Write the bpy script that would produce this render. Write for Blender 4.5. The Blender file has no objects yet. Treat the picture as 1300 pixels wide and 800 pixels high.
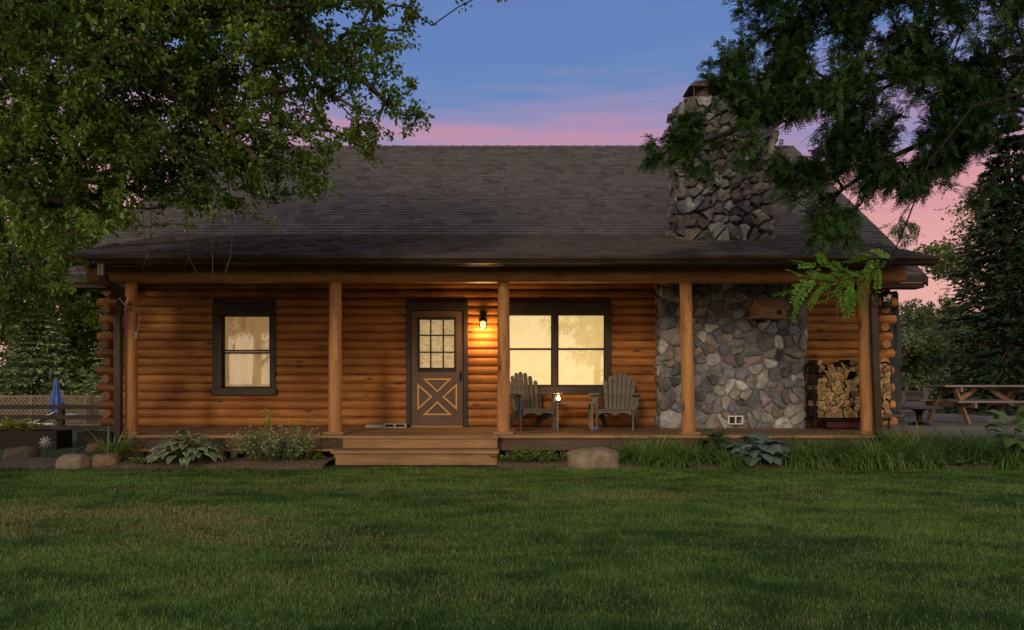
import bpy, math, random
import numpy as np
from mathutils import Vector, Matrix, noise

R = math.radians
random.seed(7)
SC = bpy.context.scene
COL = SC.collection
EYE = 1.20
F = 866.7                     # focal length in pixels of the 1300 px wide photograph
HY = 485.0                    # horizon row


def at(px, py, d):
    """world point seen at photo pixel (px, py) at distance d in front of the camera plane"""
    return Vector(((px - 650) * d / F, d, EYE + (HY - py) * d / F))


# ------------------------------------------------------------------ materials
def new_mat(name):
    m = bpy.data.materials.new(name)
    m.use_nodes = True
    nt = m.node_tree
    for n in list(nt.nodes):
        nt.nodes.remove(n)
    return m, nt, nt.nodes, nt.links


def N(nt, kind, **kw):
    n = nt.nodes.new(kind)
    for k, v in kw.items():
        if k in n.inputs:
            n.inputs[k].default_value = v
        else:
            setattr(n, k, v)
    return n


def ramp(nt, stops):
    r = nt.nodes.new('ShaderNodeValToRGB')
    el = r.color_ramp.elements
    while len(el) > 1:
        el.remove(el[-1])
    el[0].position = stops[0][0]
    el[0].color = (*stops[0][1], 1)
    for p, c in stops[1:]:
        e = el.new(p)
        e.color = (*c, 1)
    return r


def surf(name, c1, c2, scale=(6, 6, 6), detail=6, rough=.75, bump=.3, bump_scale=None, attr=True, lo=.35, hi=.65,
         c3=None, spec=.3, metallic=0, bump_dist=.01, blotch=None, knots=None):
    """general weathered surface: stretched noise between two colours, vertex tint, bump"""
    m, nt, nodes, links = new_mat(name)
    out = N(nt, 'ShaderNodeOutputMaterial')
    b = N(nt, 'ShaderNodeBsdfPrincipled')
    b.inputs['Roughness'].default_value = rough
    b.inputs['Metallic'].default_value = metallic
    b.inputs['Specular IOR Level'].default_value = spec
    tc = N(nt, 'ShaderNodeTexCoord')
    mp = N(nt, 'ShaderNodeMapping')
    mp.inputs['Scale'].default_value = scale
    links.new(tc.outputs['Object'], mp.inputs['Vector'])
    nz = N(nt, 'ShaderNodeTexNoise')
    nz.inputs['Scale'].default_value = 1
    nz.inputs['Detail'].default_value = detail
    nz.inputs['Roughness'].default_value = .62
    links.new(mp.outputs[0], nz.inputs['Vector'])
    st = [(lo, c1), (hi, c2)]
    if c3:
        st.append((min(.98, hi + .15), c3))
    rp = ramp(nt, st)
    links.new(nz.outputs['Fac'], rp.inputs[0])
    colour = rp.outputs[0]
    if blotch:
        bs, bc, bl, bh = blotch
        n2 = N(nt, 'ShaderNodeTexNoise')
        n2.inputs['Scale'].default_value = bs
        n2.inputs['Detail'].default_value = 5
        links.new(tc.outputs['Object'], n2.inputs['Vector'])
        r2 = ramp(nt, [(bl, (0, 0, 0)), (bh, (1, 1, 1))])
        links.new(n2.outputs['Fac'], r2.inputs[0])
        mx = N(nt, 'ShaderNodeMix', data_type='RGBA')
        links.new(r2.outputs[0], mx.inputs[0])
        links.new(colour, mx.inputs[6])
        mx.inputs[7].default_value = (*bc, 1)
        colour = mx.outputs[2]
    if knots:
        ks, kc, kr = knots
        mk = N(nt, 'ShaderNodeMapping')
        mk.inputs['Scale'].default_value = ks
        links.new(tc.outputs['Object'], mk.inputs['Vector'])
        vo = N(nt, 'ShaderNodeTexVoronoi')
        vo.inputs['Scale'].default_value = 1
        links.new(mk.outputs[0], vo.inputs['Vector'])
        rk = ramp(nt, [(kr * .5, (1, 1, 1)), (kr, (.35, .35, .35)), (kr * 1.8, (0, 0, 0))])
        links.new(vo.outputs['Distance'], rk.inputs[0])
        # long drying cracks
        mw = N(nt, 'ShaderNodeMapping')
        mw.inputs['Scale'].default_value = tuple(q * 2.2 if q > 3 else q * .5 for q in ks)
        links.new(tc.outputs['Object'], mw.inputs['Vector'])
        nw = N(nt, 'ShaderNodeTexNoise')
        nw.inputs['Scale'].default_value = 1
        nw.inputs['Detail'].default_value = 3
        links.new(mw.outputs[0], nw.inputs['Vector'])
        rw = ramp(nt, [(.485, (0, 0, 0)), (.5, (.55, .55, .55)), (.515, (0, 0, 0))])
        links.new(nw.outputs['Fac'], rw.inputs[0])
        mm = N(nt, 'ShaderNodeMath', operation='MAXIMUM')
        links.new(rk.outputs[0], mm.inputs[0])
        links.new(rw.outputs[0], mm.inputs[1])
        mx = N(nt, 'ShaderNodeMix', data_type='RGBA')
        links.new(mm.outputs[0], mx.inputs[0])
        links.new(colour, mx.inputs[6])
        mx.inputs[7].default_value = (*kc, 1)
        colour = mx.outputs[2]
    if attr:
        at_ = N(nt, 'ShaderNodeAttribute', attribute_name='Col')
        mx = N(nt, 'ShaderNodeMix', data_type='RGBA', blend_type='MULTIPLY')
        mx.inputs[0].default_value = 1
        links.new(colour, mx.inputs[6])
        links.new(at_.outputs['Color'], mx.inputs[7])
        colour = mx.outputs[2]
    links.new(colour, b.inputs['Base Color'])
    if bump:
        nb = N(nt, 'ShaderNodeTexNoise')
        nb.inputs['Scale'].default_value = 1
        nb.inputs['Detail'].default_value = 8
        nb.inputs['Roughness'].default_value = .65
        mb_ = N(nt, 'ShaderNodeMapping')
        mb_.inputs['Scale'].default_value = bump_scale or tuple(s * 2.5 for s in scale)
        links.new(tc.outputs['Object'], mb_.inputs['Vector'])
        links.new(mb_.outputs[0], nb.inputs['Vector'])
        bp = N(nt, 'ShaderNodeBump')
        bp.inputs['Strength'].default_value = bump
        bp.inputs['Distance'].default_value = bump_dist
        links.new(nb.outputs['Fac'], bp.inputs['Height'])
        links.new(bp.outputs[0], b.inputs['Normal'])
    links.new(b.outputs[0], out.inputs[0])
    return m


def leafmat(name, trans=.35, rough=.5, gloss=.25):
    """leaf: colour from the per-leaf attribute, some light through the blade"""
    m, nt, nodes, links = new_mat(name)
    out = N(nt, 'ShaderNodeOutputMaterial')
    a = N(nt, 'ShaderNodeAttribute', attribute_name='Col')
    b = N(nt, 'ShaderNodeBsdfPrincipled')
    b.inputs['Roughness'].default_value = rough
    b.inputs['Specular IOR Level'].default_value = gloss
    t = N(nt, 'ShaderNodeBsdfTranslucent')
    mx = N(nt, 'ShaderNodeMixShader')
    mx.inputs[0].default_value = trans
    tint = N(nt, 'ShaderNodeMix', data_type='RGBA', blend_type='MULTIPLY')
    tint.inputs[0].default_value = 1
    tint.inputs[7].default_value = (1.25, 1.2, .55, 1)
    links.new(a.outputs['Color'], tint.inputs[6])
    links.new(a.outputs['Color'], b.inputs['Base Color'])
    links.new(tint.outputs[2], t.inputs['Color'])
    links.new(b.outputs[0], mx.inputs[1])
    links.new(t.outputs[0], mx.inputs[2])
    links.new(mx.outputs[0], out.inputs[0])
    return m


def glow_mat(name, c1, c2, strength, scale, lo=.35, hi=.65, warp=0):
    """glow added behind the glass: emission mottled like reflected foliage, diffuse underneath"""
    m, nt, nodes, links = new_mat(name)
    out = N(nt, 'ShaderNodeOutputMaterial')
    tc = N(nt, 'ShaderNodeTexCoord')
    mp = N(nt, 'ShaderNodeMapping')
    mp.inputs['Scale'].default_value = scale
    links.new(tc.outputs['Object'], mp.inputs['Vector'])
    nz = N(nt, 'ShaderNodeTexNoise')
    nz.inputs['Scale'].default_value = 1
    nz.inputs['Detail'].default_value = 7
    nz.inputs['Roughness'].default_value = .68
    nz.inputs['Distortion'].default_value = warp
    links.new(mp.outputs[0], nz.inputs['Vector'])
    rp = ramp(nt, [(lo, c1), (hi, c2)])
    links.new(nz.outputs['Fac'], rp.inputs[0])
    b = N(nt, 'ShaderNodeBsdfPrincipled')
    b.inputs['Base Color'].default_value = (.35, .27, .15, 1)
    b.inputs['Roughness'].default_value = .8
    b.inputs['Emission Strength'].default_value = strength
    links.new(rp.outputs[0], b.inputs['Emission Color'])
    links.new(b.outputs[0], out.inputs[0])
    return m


def glass_mat(name, refl=.10, tint=(1, 1, 1)):
    m, nt, nodes, links = new_mat(name)
    out = N(nt, 'ShaderNodeOutputMaterial')
    t = N(nt, 'ShaderNodeBsdfTransparent')
    t.inputs[0].default_value = (*tint, 1)
    g = N(nt, 'ShaderNodeBsdfGlossy')
    g.inputs['Roughness'].default_value = .02
    lw = N(nt, 'ShaderNodeFresnel')
    lw.inputs['IOR'].default_value = 1.5
    ad = N(nt, 'ShaderNodeMath', operation='ADD')
    ad.inputs[1].default_value = refl
    links.new(lw.outputs[0], ad.inputs[0])
    mx = N(nt, 'ShaderNodeMixShader')
    links.new(ad.outputs[0], mx.inputs[0])
    links.new(t.outputs[0], mx.inputs[1])
    links.new(g.outputs[0], mx.inputs[2])
    links.new(mx.outputs[0], out.inputs[0])
    return m


def lamp_mat(name, colour, strength):
    m, nt, nodes, links = new_mat(name)
    out = N(nt, 'ShaderNodeOutputMaterial')
    e = N(nt, 'ShaderNodeEmission')
    e.inputs[0].default_value = (*colour, 1)
    e.inputs[1].default_value = strength
    links.new(e.outputs[0], out.inputs[0])
    return m


M = {}
M['log'] = surf('log_stain', (.225, .080, .020), (.46, .190, .048), (1.3, 11, 17), rough=.55, bump=.8, bump_scale=(2, 26, 40), detail=9,
                c3=(.50, .25, .085), spec=.25, lo=.30, hi=.66, blotch=(1.3, (.20, .066, .020), .46, .72), knots=((1.9, 6.6, 6.6), (.06, .024, .010), .13))
M['log_end'] = surf('log_end_grain', (.24, .10, .045), (.36, .17, .08), (16, 16, 16), rough=.75, bump=.5)
M['post'] = surf('post_stain', (.34, .145, .05), (.52, .25, .095), (9, 9, 1.1), rough=.6, bump=.7, bump_scale=(26, 26, 2.2),
                 c3=(.60, .31, .13), spec=.35, blotch=(2.2, (.33, .15, .06), .55, .8), knots=((5, 5, 1.6), (.11, .045, .018), .13))
M['beam'] = surf('beam_stain', (.34, .135, .042), (.50, .22, .075), (1.0, 8, 8), rough=.45, bump=.35, bump_scale=(2, 22, 22),
                 spec=.35, blotch=(2.6, (.22, .085, .03), .58, .72), knots=((1.3, 4.5, 4.5), (.10, .04, .016), .12))
M['deck'] = surf('deck_boards', (.15, .085, .045), (.29, .17, .09), (1.0, 10, 10), rough=.7, bump=.4, bump_scale=(2.5, 30, 30),
                 blotch=(1.7, (.13, .075, .045), .5, .75))
M['step'] = surf('step_boards', (.25, .14, .065), (.40, .235, .115), (.9, 9, 9), rough=.7, bump=.4, bump_scale=(2.5, 30, 30),
                 blotch=(2.3, (.20, .11, .055), .52, .78), knots=((1.6, 5, 5), (.10, .05, .025), .09))
M['rim'] = surf('brown_skirt_paint', (.075, .045, .033), (.12, .075, .055), (1.5, 6, 6), rough=.7, bump=.3)
M['trim'] = surf('brown_trim_paint', (.022, .014, .010), (.038, .024, .017), (3, 3, 3), rough=.5, bump=.15)
M['door'] = surf('brown_door_paint', (.085, .045, .027), (.115, .062, .038), (3, 3, 5), rough=.45, bump=.12)
M['tan'] = surf('tan_trim_paint', (.50, .26, .085), (.60, .33, .12), (8, 8, 8), rough=.5, bump=.1)
M['metal'] = surf('brown_gutter_metal', (.040, .026, .020), (.060, .040, .031), (3, 3, 3), rough=.35, bump=.05, metallic=.3)
M['iron'] = surf('black_iron', (.012, .012, .013), (.025, .024, .024), (6, 6, 6), rough=.5, bump=.1, metallic=.6)
M['shingle'] = surf('asphalt_shingle', (.082, .071, .067), (.142, .124, .118), (30, 30, 30), rough=.95, bump=.6, bump_scale=(90, 90, 90),
                    bump_dist=.004, blotch=(.7, (.088, .077, .075), .5, .85))
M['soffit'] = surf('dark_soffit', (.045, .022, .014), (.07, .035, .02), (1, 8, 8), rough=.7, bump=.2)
M['stone'] = surf('field_stone', (.58, .59, .62), (1.30, 1.30, 1.33), (9, 9, 9), rough=.85, bump=1, bump_scale=(26, 26, 26), bump_dist=.03, detail=10,
                  blotch=(3.5, (.7, .68, .68), .45, .8))
M['mortar'] = surf('mortar', (.17, .165, .16), (.27, .26, .25), (12, 12, 12), rough=.95, bump=.6)
M['white'] = surf('white_paint', (.6, .59, .56), (.75, .74, .7), (5, 5, 5), rough=.5, bump=.1)
M['grey'] = surf('grey_chair_plastic', (.095, .085, .074), (.140, .126, .110), (2, 2, 9), rough=.55, bump=.2)
M['dark'] = surf('dark_board', (.015, .013, .012), (.025, .022, .02), (4, 4, 4), rough=.7, bump=.1)
M['tabletop'] = surf('side_table_frame', (.16, .13, .10), (.24, .19, .15), (4, 4, 4), rough=.4, bump=.1, metallic=.3)
M['wood_end'] = surf('split_wood', (.26, .16, .075), (.60, .40, .20), (26, 26, 26), rough=.85, bump=.5)
M['bark'] = surf('bark', (.045, .032, .024), (.10, .075, .055), (14, 14, 14), rough=.95, bump=.8, bump_dist=.02)
M['rock'] = surf('boulder', (.20, .16, .12), (.36, .30, .235), (5, 5, 5), rough=.9, bump=.9, bump_scale=(14, 14, 14), bump_dist=.02,
                 blotch=(3.0, (.15, .125, .085), .5, .7))
M['mulch'] = surf('mulch_soil', (.09, .06, .04), (.26, .18, .12), (22, 22, 22), rough=1, bump=1, bump_scale=(45, 45, 45), bump_dist=.03,
                  attr=False)
M['ground'] = surf('lawn_soil', (.03, .06, .014), (.065, .105, .025), (9, 9, 9), rough=1, bump=.8, attr=False,
                   blotch=(.6, (.06, .06, .022), .5, .75))
M['bird'] = surf('pine_boards', (.26, .155, .07), (.42, .27, .13), (3, 12, 12), rough=.6, bump=.3)
M['picnic'] = surf('picnic_boards', (.20, .115, .07), (.32, .19, .12), (1.2, 9, 9), rough=.75, bump=.4)
M['picnic_top'] = surf('weathered_boards', (.17, .145, .125), (.27, .235, .21), (1.2, 9, 9), rough=.8, bump=.4)
M['patio'] = surf('patio_boards', (.16, .135, .115), (.27, .23, .2), (1.1, 7, 7), rough=.85, bump=.4)
M['wicker'] = surf('grey_wicker', (.075, .07, .07), (.15, .14, .135), (40, 6, 60), rough=.7, bump=.7)
M['slate'] = surf('dark_grey_top', (.055, .055, .055), (.085, .083, .08), (5, 5, 5), rough=.55, bump=.2)
M['tarp'] = surf('charcoal_fabric', (.040, .042, .047), (.07, .073, .08), (4, 4, 1.5), rough=.8, bump=.5)
M['fence'] = surf('dark_fence', (.025, .019, .015), (.045, .034, .027), (2, 8, 8), rough=.8, bump=.4)
M['lattice'] = surf('tan_lattice', (.15, .11, .075), (.24, .18, .125), (4, 4, 4), rough=.8, bump=.3)
M['blue'] = surf('blue_canvas', (.06, .10, .32), (.12, .18, .50), (8, 8, 3), rough=.8, bump=.3)
M['planter'] = surf('dark_planter_wood', (.014, .009, .008), (.028, .018, .015), (1.5, 8, 8), rough=.75, bump=.4)
M['block'] = surf('concrete', (.24, .23, .21), (.36, .34, .32), (14, 14, 14), rough=.95, bump=.6)
M['leaf'] = leafmat('oval_leaf', .42, .34, .6)
M['locust'] = leafmat('locust_leaflet', .25, .5, .3)
M['sprig'] = leafmat('lit_locust_leaflet', .45, .45, .3)
M['blade'] = leafmat('grass_blade', .35, .5, .3)
M['needle'] = leafmat('conifer_needle', .12, .6, .2)
M['plant'] = leafmat('garden_leaf', .28, .42, .4)
M['far_leaf'] = leafmat('far_leaf', .3, .6, .2)
M['glass'] = glass_mat('window_glass', .20)
M['dglass'] = glass_mat('door_glass', .07)
M['clear'] = glass_mat('lamp_glass', .03, (1, .85, .55))
M['pane_glow'] = glow_mat('window_glow', (.78, .53, .18), (.86, .61, .235), .95, (4.2, 1, 3.4), .38, .50, .15)
M['pane_glow_dim'] = glow_mat('dim_window_glow', (.19, .10, .035), (.31, .185, .07), 1.0, (5.0, 1, 1.6), .38, .56, .2)
M['pane_glow_door'] = glow_mat('door_glow_sheet', (.14, .08, .027), (.46, .30, .11), 1.0, (7, 1, 11), .36, .62, 1.5)
M['bulb'] = lamp_mat('bulb_glow', (1, .55, .14), 9)
M['flame'] = lamp_mat('candle_glow', (1, .70, .30), 14)


# ------------------------------------------------------------------ mesh building
class MB:
    def __init__(self):
        self.v, self.f, self.c, self.m = [], [], [], []

    def add(self, verts, faces, col=(1, 1, 1), mi=0):
        o = len(self.v)
        self.v.extend([tuple(p) for p in verts])
        for f in faces:
            self.f.append([i + o for i in f])
            self.c.append(col)
            self.m.append(mi)

    def box(self, x0, x1, y0, y1, z0, z1, col=(1, 1, 1), mi=0, mat=None):
        vs = [(x, y, z) for z in (z0, z1) for y in (y0, y1) for x in (x0, x1)]
        if mat is not None:
            vs = [mat @ Vector(p) for p in vs]
        self.add(vs, [(0, 2, 3, 1), (4, 5, 7, 6), (0, 1, 5, 4), (2, 6, 7, 3), (0, 4, 6, 2), (1, 3, 7, 5)], col, mi)

    def bar(self, a, b, w, h, up=(0, 0, 1), col=(1, 1, 1), mi=0):
        """rectangular bar from a to b, w sideways, h along up"""
        a, b = Vector(a), Vector(b)
        d = (b - a).normalized()
        s = d.cross(Vector(up))
        if s.length < 1e-4:
            s = d.cross(Vector((0, 1, 0)))
        s.normalize()
        u = s.cross(d)
        vs = []
        for p in (a, b):
            for i, j in ((-1, -1), (1, -1), (1, 1), (-1, 1)):
                vs.append(p + s * (i * w / 2) + u * (j * h / 2))
        self.add(vs, [(3, 2, 1, 0), (4, 5, 6, 7), (0, 1, 5, 4), (1, 2, 6, 5), (2, 3, 7, 6), (3, 0, 4, 7)], col, mi)

    def tube(self, pts, rad, n=10, cap=True, col=(1, 1, 1), mi=0, cap_mi=None, jit=0, rng=None):
        pts = [Vector(p) for p in pts]
        if not hasattr(rad, '__len__'):
            rad = [rad] * len(pts)
        rings = []
        ref = None
        for i, p in enumerate(pts):
            d = (pts[min(i + 1, len(pts) - 1)] - pts[max(i - 1, 0)]).normalized()
            if ref is None:
                ref = Vector((0, 0, 1)) if abs(d.z) < .9 else Vector((1, 0, 0))
            s = d.cross(ref).normalized()
            u = s.cross(d).normalized()
            ref = u
            ring = []
            for k in range(n):
                a = 2 * math.pi * k / n
                r = rad[i] * (1 + (rng.uniform(-jit, jit) if jit else 0))
                ring.append(p + s * math.cos(a) * r + u * math.sin(a) * r)
            rings.append(ring)
        vs = [q for r in rings for q in r]
        fs = []
        for i in range(len(pts) - 1):
            for k in range(n):
                k2 = (k + 1) % n
                fs.append((i * n + k, i * n + k2, (i + 1) * n + k2, (i + 1) * n + k))
        self.add(vs, fs, col, mi)
        if cap:
            o = len(self.v) - len(vs)
            for ring0, rev in ((0, True), (len(pts) - 1, False)):
                idx = [o + ring0 * n + k for k in range(n)]
                self.f.append(idx[::-1] if rev else idx)
                self.c.append(col)
                self.m.append(mi if cap_mi is None else cap_mi)

    def prism(self, poly, f0, f1, col=(1, 1, 1), mi=0):
        """polygon [(u,v)...] mapped through f0 and f1 (functions to 3-D) and joined"""
        n = len(poly)
        vs = [f0(*p) for p in poly] + [f1(*p) for p in poly]
        fs = [tuple(range(n))[::-1], tuple(range(n, 2 * n))]
        for k in range(n):
            k2 = (k + 1) % n
            fs.append((k, k2, n + k2, n + k))
        self.add(vs, fs, col, mi)

    def lathe(self, prof, n=16, centre=(0, 0, 0), col=(1, 1, 1), mi=0):
        c = Vector(centre)
        vs, fs = [], []
        for r, z in prof:
            for k in range(n):
                a = 2 * math.pi * k / n
                vs.append(c + Vector((r * math.cos(a), r * math.sin(a), z)))
        for i in range(len(prof) - 1):
            for k in range(n):
                k2 = (k + 1) % n
                fs.append((i * n + k, i * n + k2, (i + 1) * n + k2, (i + 1) * n + k))
        fs.append(tuple(range(n))[::-1])
        fs.append(tuple((len(prof) - 1) * n + k for k in range(n)))
        self.add(vs, fs, col, mi)

    def build(self, name, mats, parent=None, bevel=0, smooth=None, origin=None):
        o_ = Vector(origin) if origin is not None else Vector((0, 0, 0))
        me = bpy.data.meshes.new(name)
        me.from_pydata([(p[0] - o_.x, p[1] - o_.y, p[2] - o_.z) for p in self.v], [], self.f)
        if not isinstance(mats, (list, tuple)):
            mats = [mats]
        for m in mats:
            me.materials.append(m)
        me.polygons.foreach_set('material_index', self.m)
        ca = me.color_attributes.new('Col', 'FLOAT_COLOR', 'CORNER')
        cols = []
        for f, c in zip(self.f, self.c):
            cols.extend([c[0], c[1], c[2], 1.0] * len(f))
        ca.data.foreach_set('color', cols)
        if smooth is not None:
            me.shade_smooth()
            me.set_sharp_from_angle(angle=R(smooth))
        ob = bpy.data.objects.new(name, me)
        COL.objects.link(ob)
        if parent:
            ob.parent = parent
        if origin is not None and parent is None:
            ob.location = o_
        if bevel:
            b = ob.modifiers.new('edge', 'BEVEL')
            b.width = bevel
            b.segments = 2
            b.limit_method = 'ANGLE'
            b.angle_limit = R(40)
        return ob


def np_mesh(name, verts, faces, cols, mat, parent=None, smooth=False):
    """verts (V,3), faces (Fn,k) of one size, cols (Fn,3) per face"""
    k = faces.shape[1]
    me = bpy.data.meshes.new(name)
    me.vertices.add(len(verts))
    me.vertices.foreach_set('co', np.ascontiguousarray(verts, dtype=np.float32).ravel())
    me.loops.add(faces.size)
    me.loops.foreach_set('vertex_index', np.ascontiguousarray(faces, dtype=np.int32).ravel())
    me.polygons.add(len(faces))
    me.polygons.foreach_set('loop_start', np.arange(0, faces.size, k, dtype=np.int32))
    me.update(calc_edges=True)
    ca = me.color_attributes.new('Col', 'FLOAT_COLOR', 'CORNER')
    c4 = np.ones((len(faces), 4), dtype=np.float32)
    c4[:, :3] = cols
    ca.data.foreach_set('color', np.repeat(c4, k, axis=0).ravel())
    me.materials.append(mat)
    if smooth:
        me.shade_smooth()
    ob = bpy.data.objects.new(name, me)
    COL.objects.link(ob)
    if parent:
        ob.parent = parent
    return ob


def tag(o, label=None, cat=None, group=None, kind=None):
    if label:
        o['label'] = label
    if cat:
        o['category'] = cat
    if group:
        o['group'] = group
    if kind:
        o['kind'] = kind
    return o


def thing(name, loc, label, cat, group=None, rz=0):
    o = bpy.data.objects.new(name, None)
    COL.objects.link(o)
    o.location = loc
    o.rotation_euler = (0, 0, rz)
    o.empty_display_size = .2
    return tag(o, label, cat, group)


def nrm(a):
    return a / (np.linalg.norm(a, axis=-1, keepdims=True) + 1e-9)


# ------------------------------------------------------------------ terrain
def ground_z(x, y):
    """flat round the house, falling gently away behind it"""
    t = np.clip((np.asarray(y, dtype=float) - 13.5) / 12.0, 0, 1)
    s = np.clip((np.abs(np.asarray(x, dtype=float) + .3) - 7.5) / 3.0, 0, 1)
    lm = t * t * (3 - 2 * t) * s
    far = np.clip((np.asarray(y, dtype=float) - 30) / 120.0, 0, 1)
    return -0.45 * lm - 1.5 * far


def build_ground():
    xs = np.concatenate([[-400, -200, -100, -60, -40], np.arange(-30, 30.1, 1.0), [40, 60, 100, 200, 400]])
    ys = np.concatenate([[-300, -100, -40, -20], np.arange(-10, 40.1, 1.0), [50, 70, 100, 150, 250, 500]])
    X, Y = np.meshgrid(xs, ys)
    Z = ground_z(X, Y)
    v = np.stack([X, Y, Z], -1).reshape(-1, 3)
    nx, ny = len(xs), len(ys)
    i = np.arange(nx - 1)[None, :] + nx * np.arange(ny - 1)[:, None]
    f = np.stack([i, i + 1, i + nx + 1, i + nx], -1).reshape(-1, 4)
    g = np_mesh('ground', v, f, np.ones((len(f), 3)), M['ground'], smooth=True)
    tag(g, 'green lawn ground around the log cabin', kind='structure')


build_ground()


def bed(name, pts, z, label):
    mb = MB()
    n = len(pts)
    c = Vector((sum(p[0] for p in pts) / n, sum(p[1] for p in pts) / n, z + .05))
    mb.add([(p[0], p[1], z) for p in pts] + [c], [(k, (k + 1) % n, n) for k in range(n)])
    o = mb.build(name, M['mulch'])
    tag(o, label, kind='structure')


def wavy(x0, x1, y0, y1, n=26, amp=.06, seed=0):
    rg = random.Random(seed)
    a = [(x0 + (x1 - x0) * k / n, y0 + rg.uniform(-amp, amp)) for k in range(n + 1)]
    b = [(x1 + (x0 - x1) * k / n, y1) for k in range(n + 1)]
    return a + b


def strip(name, x0, x1, y0f, y1, z, label, seed, amp=.06, n=30):
    """mulch bed as a strip with an uneven front edge"""
    rg = random.Random(seed)
    mb = MB()
    fr = [(x0 + (x1 - x0) * k / n, y0f + rg.uniform(-amp, amp)) for k in range(n + 1)]
    vs = []
    for x, y in fr:
        for t in (0, .12, .4, .7, 1):
            vs.append((x, y + (y1 - y) * t, z + (.055 * min(1, t * 4) + rg.uniform(0, .02) if t > 0 else -.012)))
    fs = []
    for k in range(n):
        for j in range(4):
            a = k * 5 + j
            fs.append((a, a + 5, a + 6, a + 1))
    mb.add(vs, fs)
    return tag(mb.build(name, M['mulch'], smooth=180), label, kind='structure')


strip('flower_bed', -7.4, -2.62, 9.35, 10.26, .004, 'brown mulch bed in front of the left end of the porch', 3)
strip('flower_bed', -.2, 9.6, 9.38, 10.24, .004, 'planted mulch bed in front of the right end of the porch', 4)


# ------------------------------------------------------------------ grass
def grid_noise(x, y, sx, sy, seed, octaves=3):
    """fractal noise sampled on a grid and read off bilinearly (x, y arrays)"""
    gx = np.arange(-12, 12.01, .06)
    gy = np.arange(2, 12.01, .06)
    G = np.zeros((len(gy), len(gx)))
    for j, yy in enumerate(gy):
        for i, xx in enumerate(gx):
            G[j, i] = noise.fractal(Vector((xx * sx, yy * sy, seed)), .9, 2.1, octaves)
    fx = np.clip((x + 12) / .06, 0, len(gx) - 1.001)
    fy = np.clip((y - 2) / .06, 0, len(gy) - 1.001)
    i, j = fx.astype(int), fy.astype(int)
    u, v = fx - i, fy - j
    return (G[j, i] * (1 - u) + G[j, i + 1] * u) * (1 - v) + (G[j + 1, i] * (1 - u) + G[j + 1, i + 1] * u) * v


def build_grass():
    rg = np.random.default_rng(11)
    n = 760000
    d = 2.5 + (11.5 - 2.5) * rg.random(n) ** 1.25
    x = (rg.random(n) * 2 - 1) * (.80 * d + .9)
    left = (x < -7.5 + .35 * np.sin(d * 3))
    edge = np.where(x > -.3, 9.52, 9.40) + .10 * np.sin(x * 2.7) + .07 * np.sin(x * 7.1 + 1) + .05 * np.sin(x * 17)
    keep = (d < edge) | (left & (d < 10.2)) | (rg.random(n) < .02) & (d < 9.8)
    keep &= ~((x > -2.45) & (x < -.3) & (d > 9.72))
    x, d = x[keep], d[keep]
    n = len(x)
    nz = np.clip(grid_noise(x, d, .55, 1.1, 3.3, 4) * 1.15, -1.3, 1.3)
    tuft = grid_noise(x, d, 2.6, 4.2, 8.1, 3)
    dryn = grid_noise(x, d, .5, 1.7, 21.7, 5)
    tall = rg.random(n)
    L = (.016 + .026 * rg.random(n) ** 1.5) * (1 + .25 * nz + .75 * np.clip(tuft, -.6, 1)) * np.where(tall > .985, 1.8, 1)
    L *= np.where((x > -1.7) & (x < -.2) & (d > 9.3) & (rg.random(n) < .5), 1.8, 1)
    W = (.0020 + .0018 * rg.random(n)) * (1 + .12 * (d - 3))
    ang = rg.random(n) * 2 * np.pi
    lean = .35 + .9 * rg.random(n)
    dirh = np.stack([np.cos(ang), np.sin(ang), np.zeros(n)], -1)
    side = np.stack([-np.sin(ang + rg.normal(0, .6, n)), np.cos(ang), np.zeros(n)], -1)
    side = nrm(side)
    base = np.stack([x, d, np.full(n, .002)], -1)
    mid = base + dirh * (L * lean * .35)[:, None] + np.array([0, 0, 1]) * (L * .62)[:, None]
    tip = base + dirh * (L * lean * .95)[:, None] + np.array([0, 0, 1]) * (L * (1.0 - .32 * lean))[:, None]
    w = side * (W / 2)[:, None]
    v = np.stack([base - w, base + w, mid + w * .8, mid - w * .8, tip], 1)
    v = np.concatenate([v, (tip + w * .15)[:, None]], 1)
    o = np.arange(n)[:, None] * 6
    f = np.concatenate([o + np.array([[0, 1, 2, 3]]), o + np.array([[3, 2, 5, 4]])], 0)
    g1 = np.array([.042, .112, .019])
    g2 = np.array([.21, .345, .072])
    dry = np.array([.38, .35, .15])
    t = np.clip(.48 + .55 * nz - .75 * np.clip(tuft, -.3, .8) + rg.normal(0, .22, n), 0, 1)[:, None]
    c = g1 * (1 - t) + g2 * t
    pz = np.exp(-(((x + 3.8) / 2.2) ** 2 + ((d - 5.8) / 1.6) ** 2)) * .9 + np.exp(-(((x - .2) / 3.0) ** 2 + ((d - 7.3) / .6) ** 2)) * .4
    isdry = rg.random(n) < np.clip(.035 + (pz + .10) * np.clip(dryn * 1.5 + .1, 0, 1) * 1.1, 0, .75)
    c = np.where(isdry[:, None], dry * (.6 + .6 * rg.random(n)[:, None]), c)
    g = np_mesh('lawn_grass', v.reshape(-1, 3), f, np.concatenate([c, c], 0), M['blade'])
    tag(g, 'short green lawn grass in front of the porch', 'grass', kind='stuff')


build_grass()

# ------------------------------------------------------------------ the log cabin
HB = Vector((-.28, 12.14, 0))
house = thing('log_cabin', HB, 'log cabin with full-width front porch, shingle roof and stone chimney', 'cabin')
WY = 12.14          # axis plane of the front wall logs
XL, XR = -7.05, 6.50
YB = 22.2           # rear wall
DZ = .40            # deck level
rg = random.Random(5)


def H(mb, name, mats, parent=None, **kw):
    return mb.build(name, mats, parent or house, origin=HB, **kw)


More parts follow.
